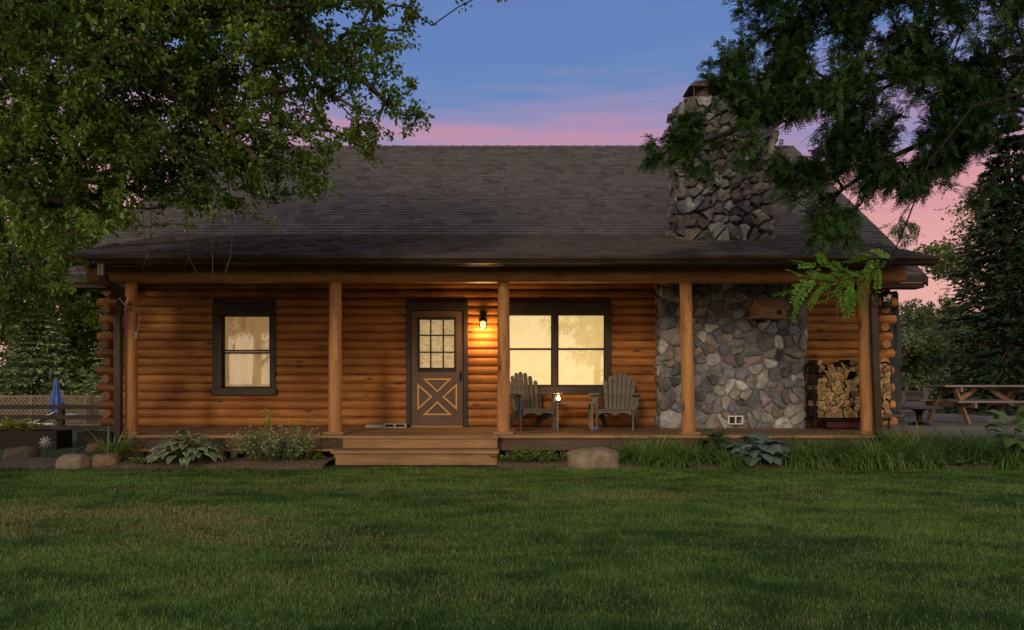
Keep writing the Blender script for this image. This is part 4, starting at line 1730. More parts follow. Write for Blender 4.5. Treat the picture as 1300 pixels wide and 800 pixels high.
foliage_clump('leafy_plant', (-9.0, 12.4, .27), .50, .2, .26, 700, .07, (.10, .12, .02), (.30, .28, .05), 'yellow-green leafy plant filling the long planter box', 'plant', 51)

# left bed, from left to right
blades_plant('strap_leaf_plant', (-5.80, 9.95, .03), 46, .28, .5, .62, .022, (.045, .085, .02), (.17, .22, .06), 'arching strap-leaved plant at the foot of the left downspout', 'plant', 61, .75)
broadleaf_plant('hosta', (-4.62, 9.70, .02), 92, .80, .44, .27, .115, (.10, .15, .07), (.42, .44, .30), 'variegated hosta with cream-edged leaves in the left bed', 'hosta', 62)
foliage_clump('flowering_bush', (-3.42, 9.80, .02), .62, .36, .60, 3000, .046, (.09, .125, .055), (.30, .36, .19), 'pale small-leaved bush with yellow flowers left of the steps', 'bush', 63,
              flowers=((.55, .48, .10), 70, .03))
foliage_clump('flower_stalk', (-3.55, 9.85, .3), .10, .08, .50, 120, .04, (.12, .16, .05), (.36, .36, .12), 'tall yellow-tipped stalk rising above the pale bush', 'plant', 64, upright=1.2,
              flowers=((.6, .5, .1), 22, .03))
mb = MB()
mb.tube([(0, 0, 0), (.01, 0, .35), (.03, 0, .62), (.05, 0, .70)], [.006, .005, .004, .003], n=6, col=(.22, .18, .10))
mb.tube([(.05, 0, .70), (.09, 0, .72), (.13, 0, .69)], .003, n=5, col=(.22, .18, .10))
mb.tube([(.04, 0, .68), (.0, 0, .72)], .003, n=5, col=(.22, .18, .10))
o = mb.build('dry_stalk', M['plant'], None)
o.location = (-3.0, 9.95, .02)
tag(o, 'bare dry plant stalk standing beside the pale bush', 'stalk')
foliage_clump('low_weeds', (-2.95, 10.0, .02), .22, .12, .16, 260, .045, (.06, .10, .02), (.22, .27, .06), 'low leafy weeds in front of the gap beside the steps', 'plant', 65)
foliage_clump('low_weeds', (-5.2, 9.62, .02), .30, .12, .12, 300, .045, (.05, .09, .02), (.20, .25, .06), 'low leafy weeds between the strap-leaved plant and hosta', 'plant', 66)
# right bed
foliage_clump('low_weeds', (.22, 9.78, .02), .52, .26, .22, 1700, .05, (.035, .075, .018), (.12, .19, .05), 'low green weeds between the steps and the flat-topped boulder', 'plant', 67)
blades_plant('daylily', (1.95, 9.68, .02), 170, .55, .45, .52, .016, (.03, .075, .015), (.11, .19, .045), 'grassy daylily clump beside the flat-topped boulder', 'daylily', 71, .8)
blades_plant('daylily', (2.60, 9.75, .02), 190, .50, .45, .46, .016, (.028, .07, .015), (.10, .175, .045), 'grassy daylily clump left of the blue-green hosta, by the porch post', 'daylily', 72, .85)
broadleaf_plant('broad_leaf_plant', (2.98, 10.02, .02), 34, .42, .46, .24, .16, (.035, .075, .03), (.04, .085, .035), 'dark green broad-leaved plant behind the daylilies under the porch edge', 'plant', 73)
broadleaf_plant('hosta', (3.48, 9.66, .02), 46, .62, .42, .30, .22, (.115, .165, .145), (.13, .185, .165), 'large blue-green hosta with broad ribbed leaves', 'hosta', 74)
blades_plant('ornamental_grass', (4.25, 9.66, .02), 260, .6, .45, .56, .011, (.03, .07, .016), (.10, .17, .05), 'arching grass clump right beside the blue-green hosta', 'ornamental grass', 75, .95)
blades_plant('ornamental_grass', (5.12, 9.60, .02), 300, .62, .45, .60, .011, (.035, .08, .016), (.13, .20, .055), 'largest arching grass clump in front of the right downspout', 'ornamental grass', 76, 1.0)
blades_plant('ornamental_grass', (5.75, 9.90, .02), 240, .6, .5, .70, .012, (.03, .07, .016), (.11, .175, .05), 'tall loose grass clump right of the downspout', 'ornamental grass', 77, .75)
blades_plant('ornamental_grass', (6.62, 9.85, .02), 220, .65, .5, .68, .012, (.022, .055, .014), (.075, .13, .04), 'dark spiky grass clump in front of the patio edge', 'ornamental grass', 78, .7)
blades_plant('ornamental_grass', (4.62, 9.98, .02), 170, .5, .45, .50, .012, (.025, .06, .014), (.08, .14, .04), 'grass clump under the deck edge behind the arching grasses', 'ornamental grass', 79, .8)
foliage_clump('low_weeds', (6.2, 9.55, .02), .5, .18, .14, 700, .05, (.025, .055, .014), (.085, .14, .04), 'low dark weeds at the lawn edge below the patio', 'plant', 80)
broadleaf_plant('broad_leaf_plant', (7.25, 9.80, .1), 16, .50, .72, .40, .20, (.10, .17, .04), (.12, .20, .05), 'tall plant with big yellow-green leaves at the right edge', 'plant', 81, up0=1.4)
foliage_clump('leafy_plant', (7.55, 9.70, .02), .55, .3, .5, 900, .07, (.025, .055, .016), (.08, .13, .04), 'dark leafy mound under the big-leaved plant at the right edge', 'plant', 82)

for k, (x, y, sc, lb) in enumerate(((3.95, 9.50, .8, 'short arching grass clump at the lawn edge below the blue-green hosta'), (4.75, 9.46, .85, 'short arching grass clump at the lawn edge left of the largest grass clump'),
                                     (5.70, 9.50, .9, 'short arching grass clump at the lawn edge right of the largest grass clump'), (2.28, 9.48, .75, 'short arching grass clump between the two daylily clumps'),
                                     (6.95, 9.52, .9, 'short dark grass clump at the lawn edge near the right edge'), (1.62, 9.90, .8, 'short grass clump behind the flat-topped boulder'),
                                     (3.05, 9.50, .75, 'short grass clump left of the blue-green hosta at the lawn edge'))):
    blades_plant('ornamental_grass', (x, y, .02), 150, .6 * sc, .4, .52 * sc, .012, (.03, .072, .016), (.11, .18, .05), lb, 'ornamental grass', 900 + k, .95)

# pinwheel
pw = thing('pinwheel', (-7.02, 10.30, 0), 'silver flower pinwheel on a stake by the left boulders', 'pinwheel')
mb = MB()
mb.tube([(0, 0, 0), (0, 0, .28)], .006, n=6)
mb.build('stake', M['iron'], pw)
mb = MB()
for k in range(10):
    a = 2 * math.pi * k / 10
    c, s = math.cos(a), math.sin(a)
    c2, s2 = math.cos(a + .35), math.sin(a + .35)
    c3, s3 = math.cos(a - .12), math.sin(a - .12)
    mb.add([(0, -.02, .29), (c2 * .055, -.035, .29 + s2 * .055), (c * .115, -.025, .29 + s * .115), (c3 * .06, -.015, .29 + s3 * .06)], [(0, 1, 2, 3)])
mb.build('petals', surf('dull_silver', (.30, .31, .33), (.42, .43, .45), (6, 6, 6), rough=.5), pw)

# rail fence
fz = -.30
fe = thing('rail_fence', (-14.2, 20.0, fz), 'dark three-rail wooden fence left of the cabin', 'fence')
for k, x in enumerate((-5.6, -3.4, -1.2, 1.0, 3.2)):
    mb = MB()
    mb.box(x - .07, x + .07, -.07, .07, -.1, .86)
    mb.build('post', M['fence'], fe, bevel=.008)
for z in (.17, .47, .77):
    mb = MB()
    mb.box(-5.6, 3.6, -.115, -.072, z - .065, z + .065)
    mb.build('rail', M['fence'], fe, bevel=.006)
# lattice panel further back
lf = thing('lattice_screen', (-17.6, 25.0, -.45), 'tan lattice screen behind the dark rail fence', 'screen')
mb = MB()
W_, H_ = 8.0, .95
for k in range(-6, 60):
    for s in (-1, 1):
        x0 = -W_ / 2 + k * .15
        a, b = (x0, .12), (x0 + H_, .12 + H_)
        if s < 0:
            a, b = (x0 + H_, .12), (x0, .12 + H_)
        # clip to the panel
        def cl(p, q):
            t0, t1 = 0, 1
            dx = q[0] - p[0]
            lo, hi = -W_ / 2, W_ / 2
            ta, tb = (lo - p[0]) / dx, (hi - p[0]) / dx
            if ta > tb:
                ta, tb = tb, ta
            t0, t1 = max(t0, ta), min(t1, tb)
            if t0 >= t1:
                return None
            return [(p[0] + dx * t, p[1] + (q[1] - p[1]) * t) for t in (t0, t1)]
        r_ = cl(a, b)
        if r_:
            mb.bar((r_[0][0], s * .008, r_[0][1]), (r_[1][0], s * .008, r_[1][1]), .014, .05, up=(1, 0, -s))
mb.build('lattice', M['lattice'], lf)
mb = MB()
mb.box(-W_ / 2, W_ / 2, -.03, .03, .05, .12)
mb.box(-W_ / 2, W_ / 2, -.03, .03, 1.07, 1.16)
for x in (-4, -2, 0, 2, 3.95):
    mb.box(x - .05, x + .05, -.031, .031, -.1, 1.165)
mb.build('frame', M['lattice'], lf)
mb = MB()
mb.box(-5.5, 5.5, .5, 4, -.1, .25)
o = mb.build('pool_deck', M['lattice'], None)
o.location = (-16.5, 27, -.45)
tag(o, 'raised tan deck beyond the rail fence', kind='structure')

pa = thing('closed_parasol', (-15.75, 23.6, -.45), 'closed blue parasol beyond the rail fence', 'parasol')
mb = MB()
mb.tube([(0, 0, 0), (0, 0, 1.9)], .025, n=8)
mb.lathe([(.25, 0), (.25, .06), (.05, .1)], 14)
mb.build('pole', M['iron'], pa)
mb = MB()
n = 24
vs, fs = [], []
prof = [(.20, .62), (.21, .66), (.17, .9), (.12, 1.2), (.075, 1.5), (.03, 1.78), (.012, 1.88)]
for j, (r, z) in enumerate(prof):
    for i in range(n):
        a = 2 * math.pi * i / n
        rr = r * (1 + .24 * (1 if i % 3 == 0 else -.6))
        vs.append((rr * math.cos(a), rr * math.sin(a), z))
for j in range(len(prof) - 1):
    for i in range(n):
        i2 = (i + 1) % n
        fs.append((j * n + i, j * n + i2, (j + 1) * n + i2, (j + 1) * n + i))
mb.add(vs, fs)
mb.build('canopy', M['blue'], pa)


def patio_bed(loc, label, rz):
    t = thing('sun_lounger', loc, label, 'lounger', rz=rz)
    mb = MB()
    for y in (-.27, .27):
        mb.box(-.95, .95, y - .025, y + .025, .24, .29)
    mb.build('frame', M['white'], t, bevel=.005)
    mb = MB()
    for k in range(12):
        mb.box(-.93 + k * .11, -.93 + k * .11 + .085, -.245, .245, .291, .31)
    mb.build('seat', M['white'], t)
    mb = MB()
    mb.bar((.38, 0, .30), (.95, 0, .62), .5, .03)
    mb.build('backrest', M['white'], t)
    for x in (-.8, .75):
        for y in (-.27, .27):
            mb = MB()
            mb.box(x - .025, x + .025, y - .024, y + .024, 0, .239)
            mb.build('leg', M['white'], t)


patio_bed((-15.2, 21.3, -.36), 'white slatted sun lounger behind the rail fence', R(8))
tb = thing('garden_table', (-14.5, 22.0, -.38), 'small white round garden table near the closed parasol', 'table')
mb = MB()
mb.lathe([(.42, .50), (.43, .52), (.42, .54), (.02, .545)], 20)
mb.build('table_top', M['white'], tb, smooth=40)
mb = MB()
mb.lathe([(.22, 0), (.05, .05), (.04, .48), (.12, .499)], 12)
mb.build('pedestal', M['white'], tb, smooth=40)


# ------------------------------------------------------------------ trees
def skeleton(pre, targets, rg_, bias=.32, sag=0.0, step=.32):
    """pre: list of (position, parent index); grow one branch to every target from the cheapest node"""
    cap = len(pre) + len(targets) * 14 + 10
    pos = np.zeros((cap, 3))
    par = np.full(cap, -1, dtype=int)
    plen = np.zeros(cap)
    n = 0
    for p, q in pre:
        pos[n] = p
        par[n] = q
        plen[n] = 0 if q < 0 else plen[q] + np.linalg.norm(pos[n] - pos[q])
        n += 1
    start = pos[:n].copy()
    dd = np.min(np.linalg.norm(targets[:, None] - start[None], axis=2), 1)
    tips = []
    for ti in np.argsort(dd):
        T = targets[ti]
        cost = np.linalg.norm(pos[:n] - T, axis=1)
        k = int(np.argmin(cost + bias * plen[:n]))
        a = pos[k]
        L = np.linalg.norm(T - a)
        m = max(2, min(12, int(L / step) + 1))
        off = rg_.normal(0, .10, 3) * L + np.array([0, 0, sag * L])
        prev = k
        chain = []
        for j in range(1, m + 1):
            t = j / m
            p = a * (1 - t) + T * t + off * 4 * t * (1 - t) * .5 + (rg_.normal(0, .012, 3) if j < m else 0)
            pos[n] = p
            par[n] = prev
            plen[n] = plen[prev] + np.linalg.norm(p - pos[prev])
            chain.append(n)
            prev = n
            n += 1
        tips.append((k, chain))
    return pos[:n], par[:n], tips


def branch_mesh(pos, par, tips, rt, power, mat, parent, rmin=.0025, name='trunk', tint=(1, 1, 1), fixed=None):
    n = len(pos)
    cnt = np.zeros(n)
    for _, ch in tips:
        cnt[ch[-1]] += 1
    for i in range(n - 1, 0, -1):
        if par[i] >= 0:
            cnt[par[i]] += cnt[i]
    rad = np.maximum(rmin, rt * np.maximum(cnt, .6) ** power)
    if fixed is not None:
        for i, r in fixed.items():
            rad[i] = max(rad[i], r)
    idx = np.where(par >= 0)[0]
    a, b = pos[par[idx]], pos[idx]
    ra = np.minimum(rad[par[idx]], rad[idx] * 1.5)
    rb = rad[idx]
    d = nrm(b - a)
    ref = np.where(np.abs(d[:, 2:3]) < .9, np.array([[0, 0, 1.0]]), np.array([[1.0, 0, 0]]))
    s = nrm(np.cross(d, ref))
    u = np.cross(s, d)
    S = 6
    v = []
    for P, rr in ((a, ra), (b + d * rb[:, None] * .3, rb)):
        for k in range(S):
            an = 2 * math.pi * k / S
            v.append(P + (s * math.cos(an) + u * math.sin(an)) * rr[:, None])
    v = np.stack(v, 1).reshape(-1, 3)
    o = np.arange(len(idx))[:, None] * (2 * S)
    f = np.concatenate([o + np.array([[k, (k + 1) % S, S + (k + 1) % S, S + k]]) for k in range(S)], 0)
    return np_mesh(name, v, f, np.tile(np.array(tint), (len(f), 1)), mat, parent, smooth=True)


def leaf_sites(pos, tips, per, rg_, start=.25, jitter=.03):
    """points along the outer part of each terminal branch, with outward directions"""
    P, D = [], []
    for k, ch in tips:
        pts = np.concatenate([pos[k][None], pos[ch]])
        m = len(pts) - 1
        Ltot = np.linalg.norm(pts[-1] - pts[0])
        s0 = max(start, 1 - .75 / max(Ltot, .01)) if Ltot > .75 else start
        t = (s0 + (1 - s0) * rg_.random(per)) * m
        i = np.minimum(t.astype(int), m - 1)
        fr = (t - i)[:, None]
        p = pts[i] * (1 - fr) + pts[i + 1] * fr
        d = nrm(pts[i + 1] - pts[i])
        P.append(p + rg_.normal(0, jitter, p.shape))
        D.append(d)
    return np.concatenate(P), np.concatenate(D)


def sample_blobs(blobs, n, rg_, gap=.0, gscale=1.6):
    """random points in a union of ellipsoids (centre, radii); weight by volume; holes cut by noise"""
    vol = np.array([b[1][0] * b[1][1] * b[1][2] * (b[2] if len(b) > 2 else 1) for b in blobs])
    pick = rg_.choice(len(blobs), n * 3, p=vol / vol.sum())
    out = []
    for k in pick:
        c, r = np.array(blobs[k][0]), np.array(blobs[k][1])
        q = rg_.normal(0, 1, 3)
        q = q / np.linalg.norm(q) * rg_.random() ** (1 / 2.4)
        p = c + q * r
        if gap and noise.noise(Vector(p * gscale)) < gap:
            continue
        out.append(p)
        if len(out) >= n:
            break
    return np.array(out)


def B(px, py, d, r, ry=None, w=1.0):
    c = at(px, py, d)
    s = r * d / F
    return ((c.x, c.y, c.z), (s, ry or s, s), w)


# --- left foreground tree: oval leaves, crown hangs over the roof
def left_tree():
    rg_ = np.random.default_rng(101)
    base = Vector((-8.9, 8.4, 0))
    t = thing('shade_tree', base, 'broad leafy tree spreading over the left end of the roof', 'tree')
    blobs = [B(500, 20, 7.9, 52, .5, 1.3), B(440, 50, 7.8, 90, .8), B(330, 60, 7.6, 120, 1.0), B(200, 70, 7.3, 150, 1.2), B(60, 80, 7.2, 150, 1.3), B(505, 140, 7.9, 44, .4, 1.6),
             B(440, 150, 7.7, 62, .55, 1.3), B(350, 160, 7.6, 80, .7), B(240, 190, 7.4, 85, .8), B(120, 200, 7.2, 110, .9), B(30, 240, 7.2, 95, .8),
             B(455, 205, 7.8, 34, .3, 1.8), B(395, 220, 7.7, 42, .35, 1.5), B(320, 245, 7.5, 42, .35, 1.5), B(240, 255, 7.4, 38, .35, 1.3), B(170, 275, 7.4, 42, .4), B(60, 320, 7.3, 60, .5), B(200, 225, 7.5, 60, .5, 1.3), B(270, 215, 7.6, 60, .5, 1.2), B(140, 240, 7.9, 60, .5), B(350, 200, 8.1, 60, .4), B(200, 160, 8.4, 110, .6), B(533, 140, 7.9, 16, .12, 4), B(340, 275, 7.6, 22, .2, 2), B(70, 190, 8.2, 70, .5), B(35, 350, 9.3, 55, .5, 1.3), B(85, 335, 9.4, 38, .4, 1.5), B(10, 400, 9.2, 36, .4, 1.5), B(95, 375, 9.5, 22, .25, 2), B(60, 395, 9.5, 26, .25, 1.6), B(130, 160, 8.3, 70, .5), B(180, 215, 8.0, 60, .4, 1.2), B(30, 150, 8.4, 80, .5), B(90, 250, 8.0, 60, .4, 1.2),
             B(300, -60, 7.6, 200, 1.2), B(520, -60, 7.9, 60, .5), B(80, -80, 7.2, 200, 1.4), B(100, 0, 9.0, 180, .8), B(330, 30, 9.0, 140, .7), B(640, -14, 7.6, 14, .1, 5)]
    tg = sample_blobs(blobs, 5600, rg_, -.13, 1.9)
    pre = []
    def chain(start, pts):
        last = start
        for p in pts:
            pre.append((tuple(p), last))
            last = len(pre) - 1
        return last
    chain(-1, [base, base + Vector((.05, 0, .8)), base + Vector((.15, -.05, 1.7)), base + Vector((.4, -.15, 2.7))])
    fork = len(pre) - 1
    l1 = chain(fork, [at(-60, 120, 8.2), at(10, 35, 7.8), at(90, 55, 7.6), at(180, 95, 7.5), at(260, 140, 7.5), at(330, 205, 7.5)])
    l2 = chain(fork, [at(-80, 20, 8.4), at(60, -60, 8.2), at(220, -40, 8.0), at(360, 20, 7.9), at(450, 90, 7.9), at(490, 130, 7.9)])
    l3 = chain(fork, [at(-40, 220, 7.9), at(40, 250, 7.5), at(110, 260, 7.4)])
    l4 = chain(fork, [at(-120, -60, 8.4), at(20, -200, 8.6), at(200, -220, 8.3), at(400, -160, 8.0), at(560, -100, 7.8)])
    pos, par, tips = skeleton(pre, tg, rg_, .30, .04)
    b = np.array(base)
    fixed = {0: .26, 1: .23, 2: .21, 3: .19}
    for i in range(4, len(pre)):
        fixed[i] = .05 if pre[i][1] in (3,) else .032
    branch_mesh(pos - b, par, tips, .0042, .46, M['bark'], t, fixed=fixed)
    p, d = leaf_sites(pos, tips, 23, rg_, .15, .035)
    n = len(p)
    ld = nrm(d * .5 + rg_.normal(0, .75, (n, 3)) + np.array([0, 0, -.25]))
    L = .058 * (.5 + .75 * rg_.random(n))
    tcl = np.array([noise.noise(Vector(q * 1.3)) for q in p[::1]])
    t1 = np.clip(.45 + .75 * tcl + rg_.normal(0, .22, n), 0, 1)[:, None]
    c = np.array([.060, .125, .020]) * (1 - t1) + np.array([.235, .36, .060]) * t1
    v, f, cc = leaves(p - b, ld, L, L * .58, c, rg_)
    np_mesh('crown', v, f, cc, M['leaf'], t)
    # bare hanging twigs over the gutter
    rr = random.Random(8)
    for (px, py, ln) in ((187, 322, .38), (240, 326, .42), (270, 330, .35), (292, 328, .40), (183, 300, .4), (415, 270, .3)):
        q = at(px, py, 7.9)
        mb = MB()
        tz = q.z + .9
        pts = [(q.x + rr.uniform(-.1, .1), q.y + .1, tz), (q.x + rr.uniform(-.06, .06), q.y, q.z + .35), (q.x, q.y, q.z), (q.x + rr.uniform(-.08, .1), q.y, q.z - ln * .5)]
        mb.tube([Vector(u) - base for u in pts], [.006, .004, .003, .0018], n=5, col=(2.0, 1.9, 1.8))
        mb.tube([Vector(pts[2]) - base, Vector(pts[2]) - base + Vector((rr.uniform(-.1, .1), 0, -.14))], [.0028, .0015], n=5, col=(2.0, 1.9, 1.8))
        mb.build('bare_twig', M['bark'], t)


def compound(p, d, L, rg_, col, pairs=9, lw=.30, droop=.35, wd=.2):
    """feathery compound leaves: pairs of leaflets along a drooping midrib, one quad per leaflet"""
    n = len(p)
    r = nrm(rg_.normal(0, .45, (n, 3)) + np.array([0, 0, 1.0]))
    s = nrm(np.cross(d, r))
    nn = nrm(np.cross(s, d))
    vs, cs = [], []
    for k in range(pairs):
        t = .12 + .88 * k / (pairs - 1) + rg_.normal(0, .012, n)
        c = p + d * (L * t)[:, None] - np.array([0, 0, 1]) * (L * droop * t * t)[:, None]
        ll = L * lw * (1 - .55 * abs(t - .45))
        w = ll * wd
        for sg in (-1, 1):
            dd = nrm(s * sg + d * .45 - nn * .15 + rg_.normal(0, .13, (n, 3)))
            ll = ll * (.8 + .4 * rg_.random(n))
            tip = c + dd * ll[:, None]
            m1 = c + dd * (ll * .5)[:, None] + d * w[:, None]
            m2 = c + dd * (ll * .5)[:, None] - d * w[:, None]
            vs.append(np.stack([c, m1, tip, m2], 1))
            cs.append(col * (.9 + .2 * rg_.random((n, 1))))
    w = np.full(n, .0012)[:, None]
    e = p + d * L[:, None] - np.array([0, 0, 1]) * (L * droop)[:, None]
    mid = p + d * (L * .5)[:, None] - np.array([0, 0, 1]) * (L * droop * .25)[:, None]
    vs.append(np.stack([p - s * w, p + s * w, mid + s * w, mid - s * w], 1))
    vs.append(np.stack([mid - s * w, mid + s * w, e + s * w * .5, e - s * w * .5], 1))
    cs += [col * .8, col * .8]
    v = np.concatenate(vs, 0).reshape(-1, 3)
    f = np.arange(len(v)).reshape(-1, 4)
    return v, f, np.concatenate(cs, 0)


def right_tree():
    rg_ = np.random.default_rng(202)
    base = Vector((8.3, 8.0, 0))
    t = thing('locust_tree', base, 'dark feathery locust tree hanging over the chimney from the right', 'tree')
    blobs = [B(1230, 0, 7.2, 110, .9, .45), B(1110, 10, 7.3, 105, .8, .6), B(1010, 40, 7.5, 70, .6, 1.0), B(950, 95, 7.6, 58, .45, 1.3), B(905, 145, 7.7, 46, .35, 1.6), B(868, 180, 7.7, 30, .25, 1.8),
             B(826, 193, 7.7, 20, .2, 2.6), B(960, 160, 7.6, 50, .35, 1.3), B(1040, 120, 7.5, 62, .45, 1.2), B(1110, 130, 7.4, 65, .45, 1.1), B(1200, 125, 7.3, 75, .5, 1.0), B(1275, 110, 7.2, 70, .5, .9),
             B(1010, 222, 7.6, 34, .25, 2.0), B(1040, 258, 7.6, 36, .3, 2.0), B(1075, 285, 7.6, 30, .25, 1.6), B(1090, 205, 7.4, 50, .3, 1.5), B(1160, 205, 7.4, 55, .3, 1.4), B(1135, 255, 7.4, 36, .25, 1.3),
             B(1230, 200, 7.3, 52, .3, 1.2), B(1190, -90, 7.2, 180, 1.2, .3), B(1000, -40, 7.5, 90, .7, .4), B(1285, 200, 7.2, 40, .3, 1.0), B(1045, 298, 7.6, 18, .2, 1.6), B(930, 150, 7.5, 42, .3, 1.5),
             B(985, 130, 7.5, 50, .35, 1.3), B(890, 205, 7.6, 22, .16, 1.8), B(925, 200, 7.6, 32, .2, 1.8), B(1240, 165, 7.2, 60, .4, 1.1), B(1180, 250, 7.3, 32, .25, 1.2), B(1110, 298, 7.4, 22, .2, 1.4),
             B(1060, 170, 7.4, 60, .4, 1.2), B(1000, 180, 7.6, 40, .3, 1.3), B(1200, 245, 7.3, 30, .25, 1.5), B(1150, 285, 7.4, 22, .2, 1.5), B(1245, 232, 7.2, 34, .25, 1.3), B(1120, 180, 7.4, 60, .4, 1.2), B(1285, 165, 7.1, 40, .3, 1.2), B(1175, 170, 7.3, 50, .3, 1.2)]
    tg = sample_blobs(blobs, 4700, rg_, .02, 2.4)
    pre = []
    def chain(start, pts):
        last = start
        for p in pts:
            pre.append((tuple(p), last))
            last = len(pre) - 1
        return last
    chain(-1, [base, base + Vector((-.05, 0, 1.0)), base + Vector((-.15, 0, 2.2)), base + Vector((-.35, 0, 3.4))])
    fork = 3
    chain(fork, [at(1400, 40, 7.4), at(1300, 75, 7.3), at(1200, 85, 7.3), at(1110, 100, 7.4), at(1020, 130, 7.5), at(950, 160, 7.6), at(895, 180, 7.7)])
    chain(fork, [at(1390, 140, 7.4), at(1290, 130, 7.3), at(1210, 165, 7.3), at(1130, 200, 7.4), at(1070, 240, 7.5), at(1040, 270, 7.6)])
    chain(fork, [at(1400, -60, 7.4), at(1280, -70, 7.3), at(1130, -40, 7.4), at(1010, 10, 7.5), at(940, 70, 7.6)])
    low = chain(2, [at(1440, 180, 6.6), at(1330, 110, 5.8), at(1235, 135, 5.2), at(1180, 205, 4.8), at(1152, 280, 4.6), at(1130, 332, 4.55), at(1095, 348, 4.5), at(1060, 352, 4.5)])
    extra = []
    pos, par, tips = skeleton(pre, tg, rg_, .26, .05)
    b = np.array(base)
    fixed = {0: .22, 1: .20, 2: .18, 3: .15}
    for i in range(4, len(pre)):
        fixed[i] = .014
    for i in range(low - 7, low + 1):
        fixed[i] = max(.0035, .012 - .0016 * (i - low + 7))
    branch_mesh(pos - b, par, tips, .0024, .38, M['bark'], t, fixed=fixed, rmin=.0018, tint=(.2, .2, .2))
    p, d = leaf_sites(pos, tips, 8, rg_, .1, .02)
    n = len(p)
    ld = nrm(d * .8 + rg_.normal(0, .5, (n, 3)) + np.array([-.30, 0, -.12]))
    L = .105 * (.55 + .8 * rg_.random(n))
    tcl = np.array([noise.noise(Vector(q * 1.2)) for q in p])
    t1 = np.clip(.4 + .7 * tcl + rg_.normal(0, .2, n), 0, 1)[:, None]
    c = np.array([.020, .052, .017]) * (1 - t1) + np.array([.085, .165, .045]) * t1  # backlit look put into the crown as dark leaf colours
    v, f, cc = compound(p - b, ld, L, rg_, c, pairs=7, lw=.27, droop=.22, wd=.30)
    np_mesh('crown', v, f, cc, M['locust'], t)
    # the low sprig, its lit look put into a brighter leaf colour
    mbt = MB()
    sp = []
    rs = random.Random(77)
    twigs = [((1125, 335), (1088, 352), (1052, 340), (1022, 336)), ((1088, 352), (1062, 358), (1032, 364), (1006, 372)), ((1088, 352), (1072, 366), (1056, 380)), ((1100, 348), (1092, 366), (1086, 382)),
             ((1135, 330), (1112, 326), (1100, 330)), ((1062, 358), (1042, 356), (1018, 352))]
    for tw in twigs:
        for (a, e) in zip(tw, tw[1:]):
            for k in range(5):
                f = (k + rs.random()) / 5
                px, py = a[0] + (e[0] - a[0]) * f, a[1] + (e[1] - a[1]) * f
                ang = math.degrees(math.atan2(-(e[1] - a[1]), e[0] - a[0])) + (55 if k % 2 else -45) * rs.uniform(.5, 1.2)
                q = at(px, py, 4.5 + rs.uniform(-.12, .12))
                an = R(ang)
                sp.append((q, Vector((math.cos(an), rs.uniform(-.7, .5), math.sin(an) - .25)).normalized(), rs.uniform(20, 34) * 4.5 / F))
        v0 = [at(px, py, 4.5) - base for px, py in tw]
        mbt.tube(v0, [.0045, .003, .002, .0015][:len(v0)], n=5, col=(.5, .5, .5))
    mbt.build('sprig_twig', M['bark'], t)
    p = np.array([list(s[0]) for s in sp])
    d = np.array([list(s[1]) for s in sp])
    L = np.array([s[2] for s in sp])
    c = np.tile(np.array([.17, .36, .05]), (len(sp), 1)) * (.7 + .6 * rg_.random((len(sp), 1)))
    v, f, cc = compound(p - b, d, L, rg_, c, pairs=10, lw=.25, droop=.2)
    np_mesh('low_sprig', v, f, cc, M['sprig'], t)['label'] = 'bright green sprig hanging in front of the stone wall'


left_tree()
right_tree()


def far_tree(name, x, y, h, cr, n, leaf, c1, c2, label, seed, group=None, z0=None, low=.25, gap=-.2, per=26):
    rg_ = np.random.default_rng(seed)
    z = float(ground_z(x, y)) if z0 is None else z0
    t = thing(name, (x, y, z), label, 'tree', group)
    blobs = []
    for k in range(12):
        a = 2.4 * k
        fr = (k + .5) / 12
        zz = h * (low + (.92 - low) * fr)
        rad = cr * (.35 + .65 * math.sin(math.pi * min(1, fr * .9 + .12)))
        q = rad * .55
        blobs.append(((q * math.cos(a), q * math.sin(a), zz), (rad * .62, rad * .62, h * .13)))
    tg = sample_blobs(blobs, n, rg_, gap, 2.2 / cr * 1.2)
    pre = [((0, 0, -.1), -1), ((.02 * cr, 0, h * .2), 0), ((.05 * cr, .03, h * .45), 1), ((0, 0, h * .7), 2)]
    pos, par, tips = skeleton(pre, tg, rg_, .22, .03, step=h * .06)
    branch_mesh(pos, par, tips, h * .0011, .5, M['bark'], t, rmin=.006, fixed={0: h * .026, 1: h * .023, 2: h * .018, 3: h * .01})
    p, d = leaf_sites(pos, tips, per, rg_, .05, leaf * .9)
    m = len(p)
    ld = nrm(d * .4 + rg_.normal(0, .8, (m, 3)) + np.array([0, 0, -.1]))
    L = leaf * (.6 + .8 * rg_.random(m))
    tcl = np.array([noise.noise(Vector(q * (2.6 / cr))) for q in p])
    t1 = np.clip(.45 + .8 * tcl + rg_.normal(0, .2, m), 0, 1)[:, None]
    c = np.array(c1) * (1 - t1) + np.array(c2) * t1
    v, f, cc = leaves(p, ld, L, L * .62, c, rg_)
    np_mesh('crown', v, f, cc, M['far_leaf'], t)


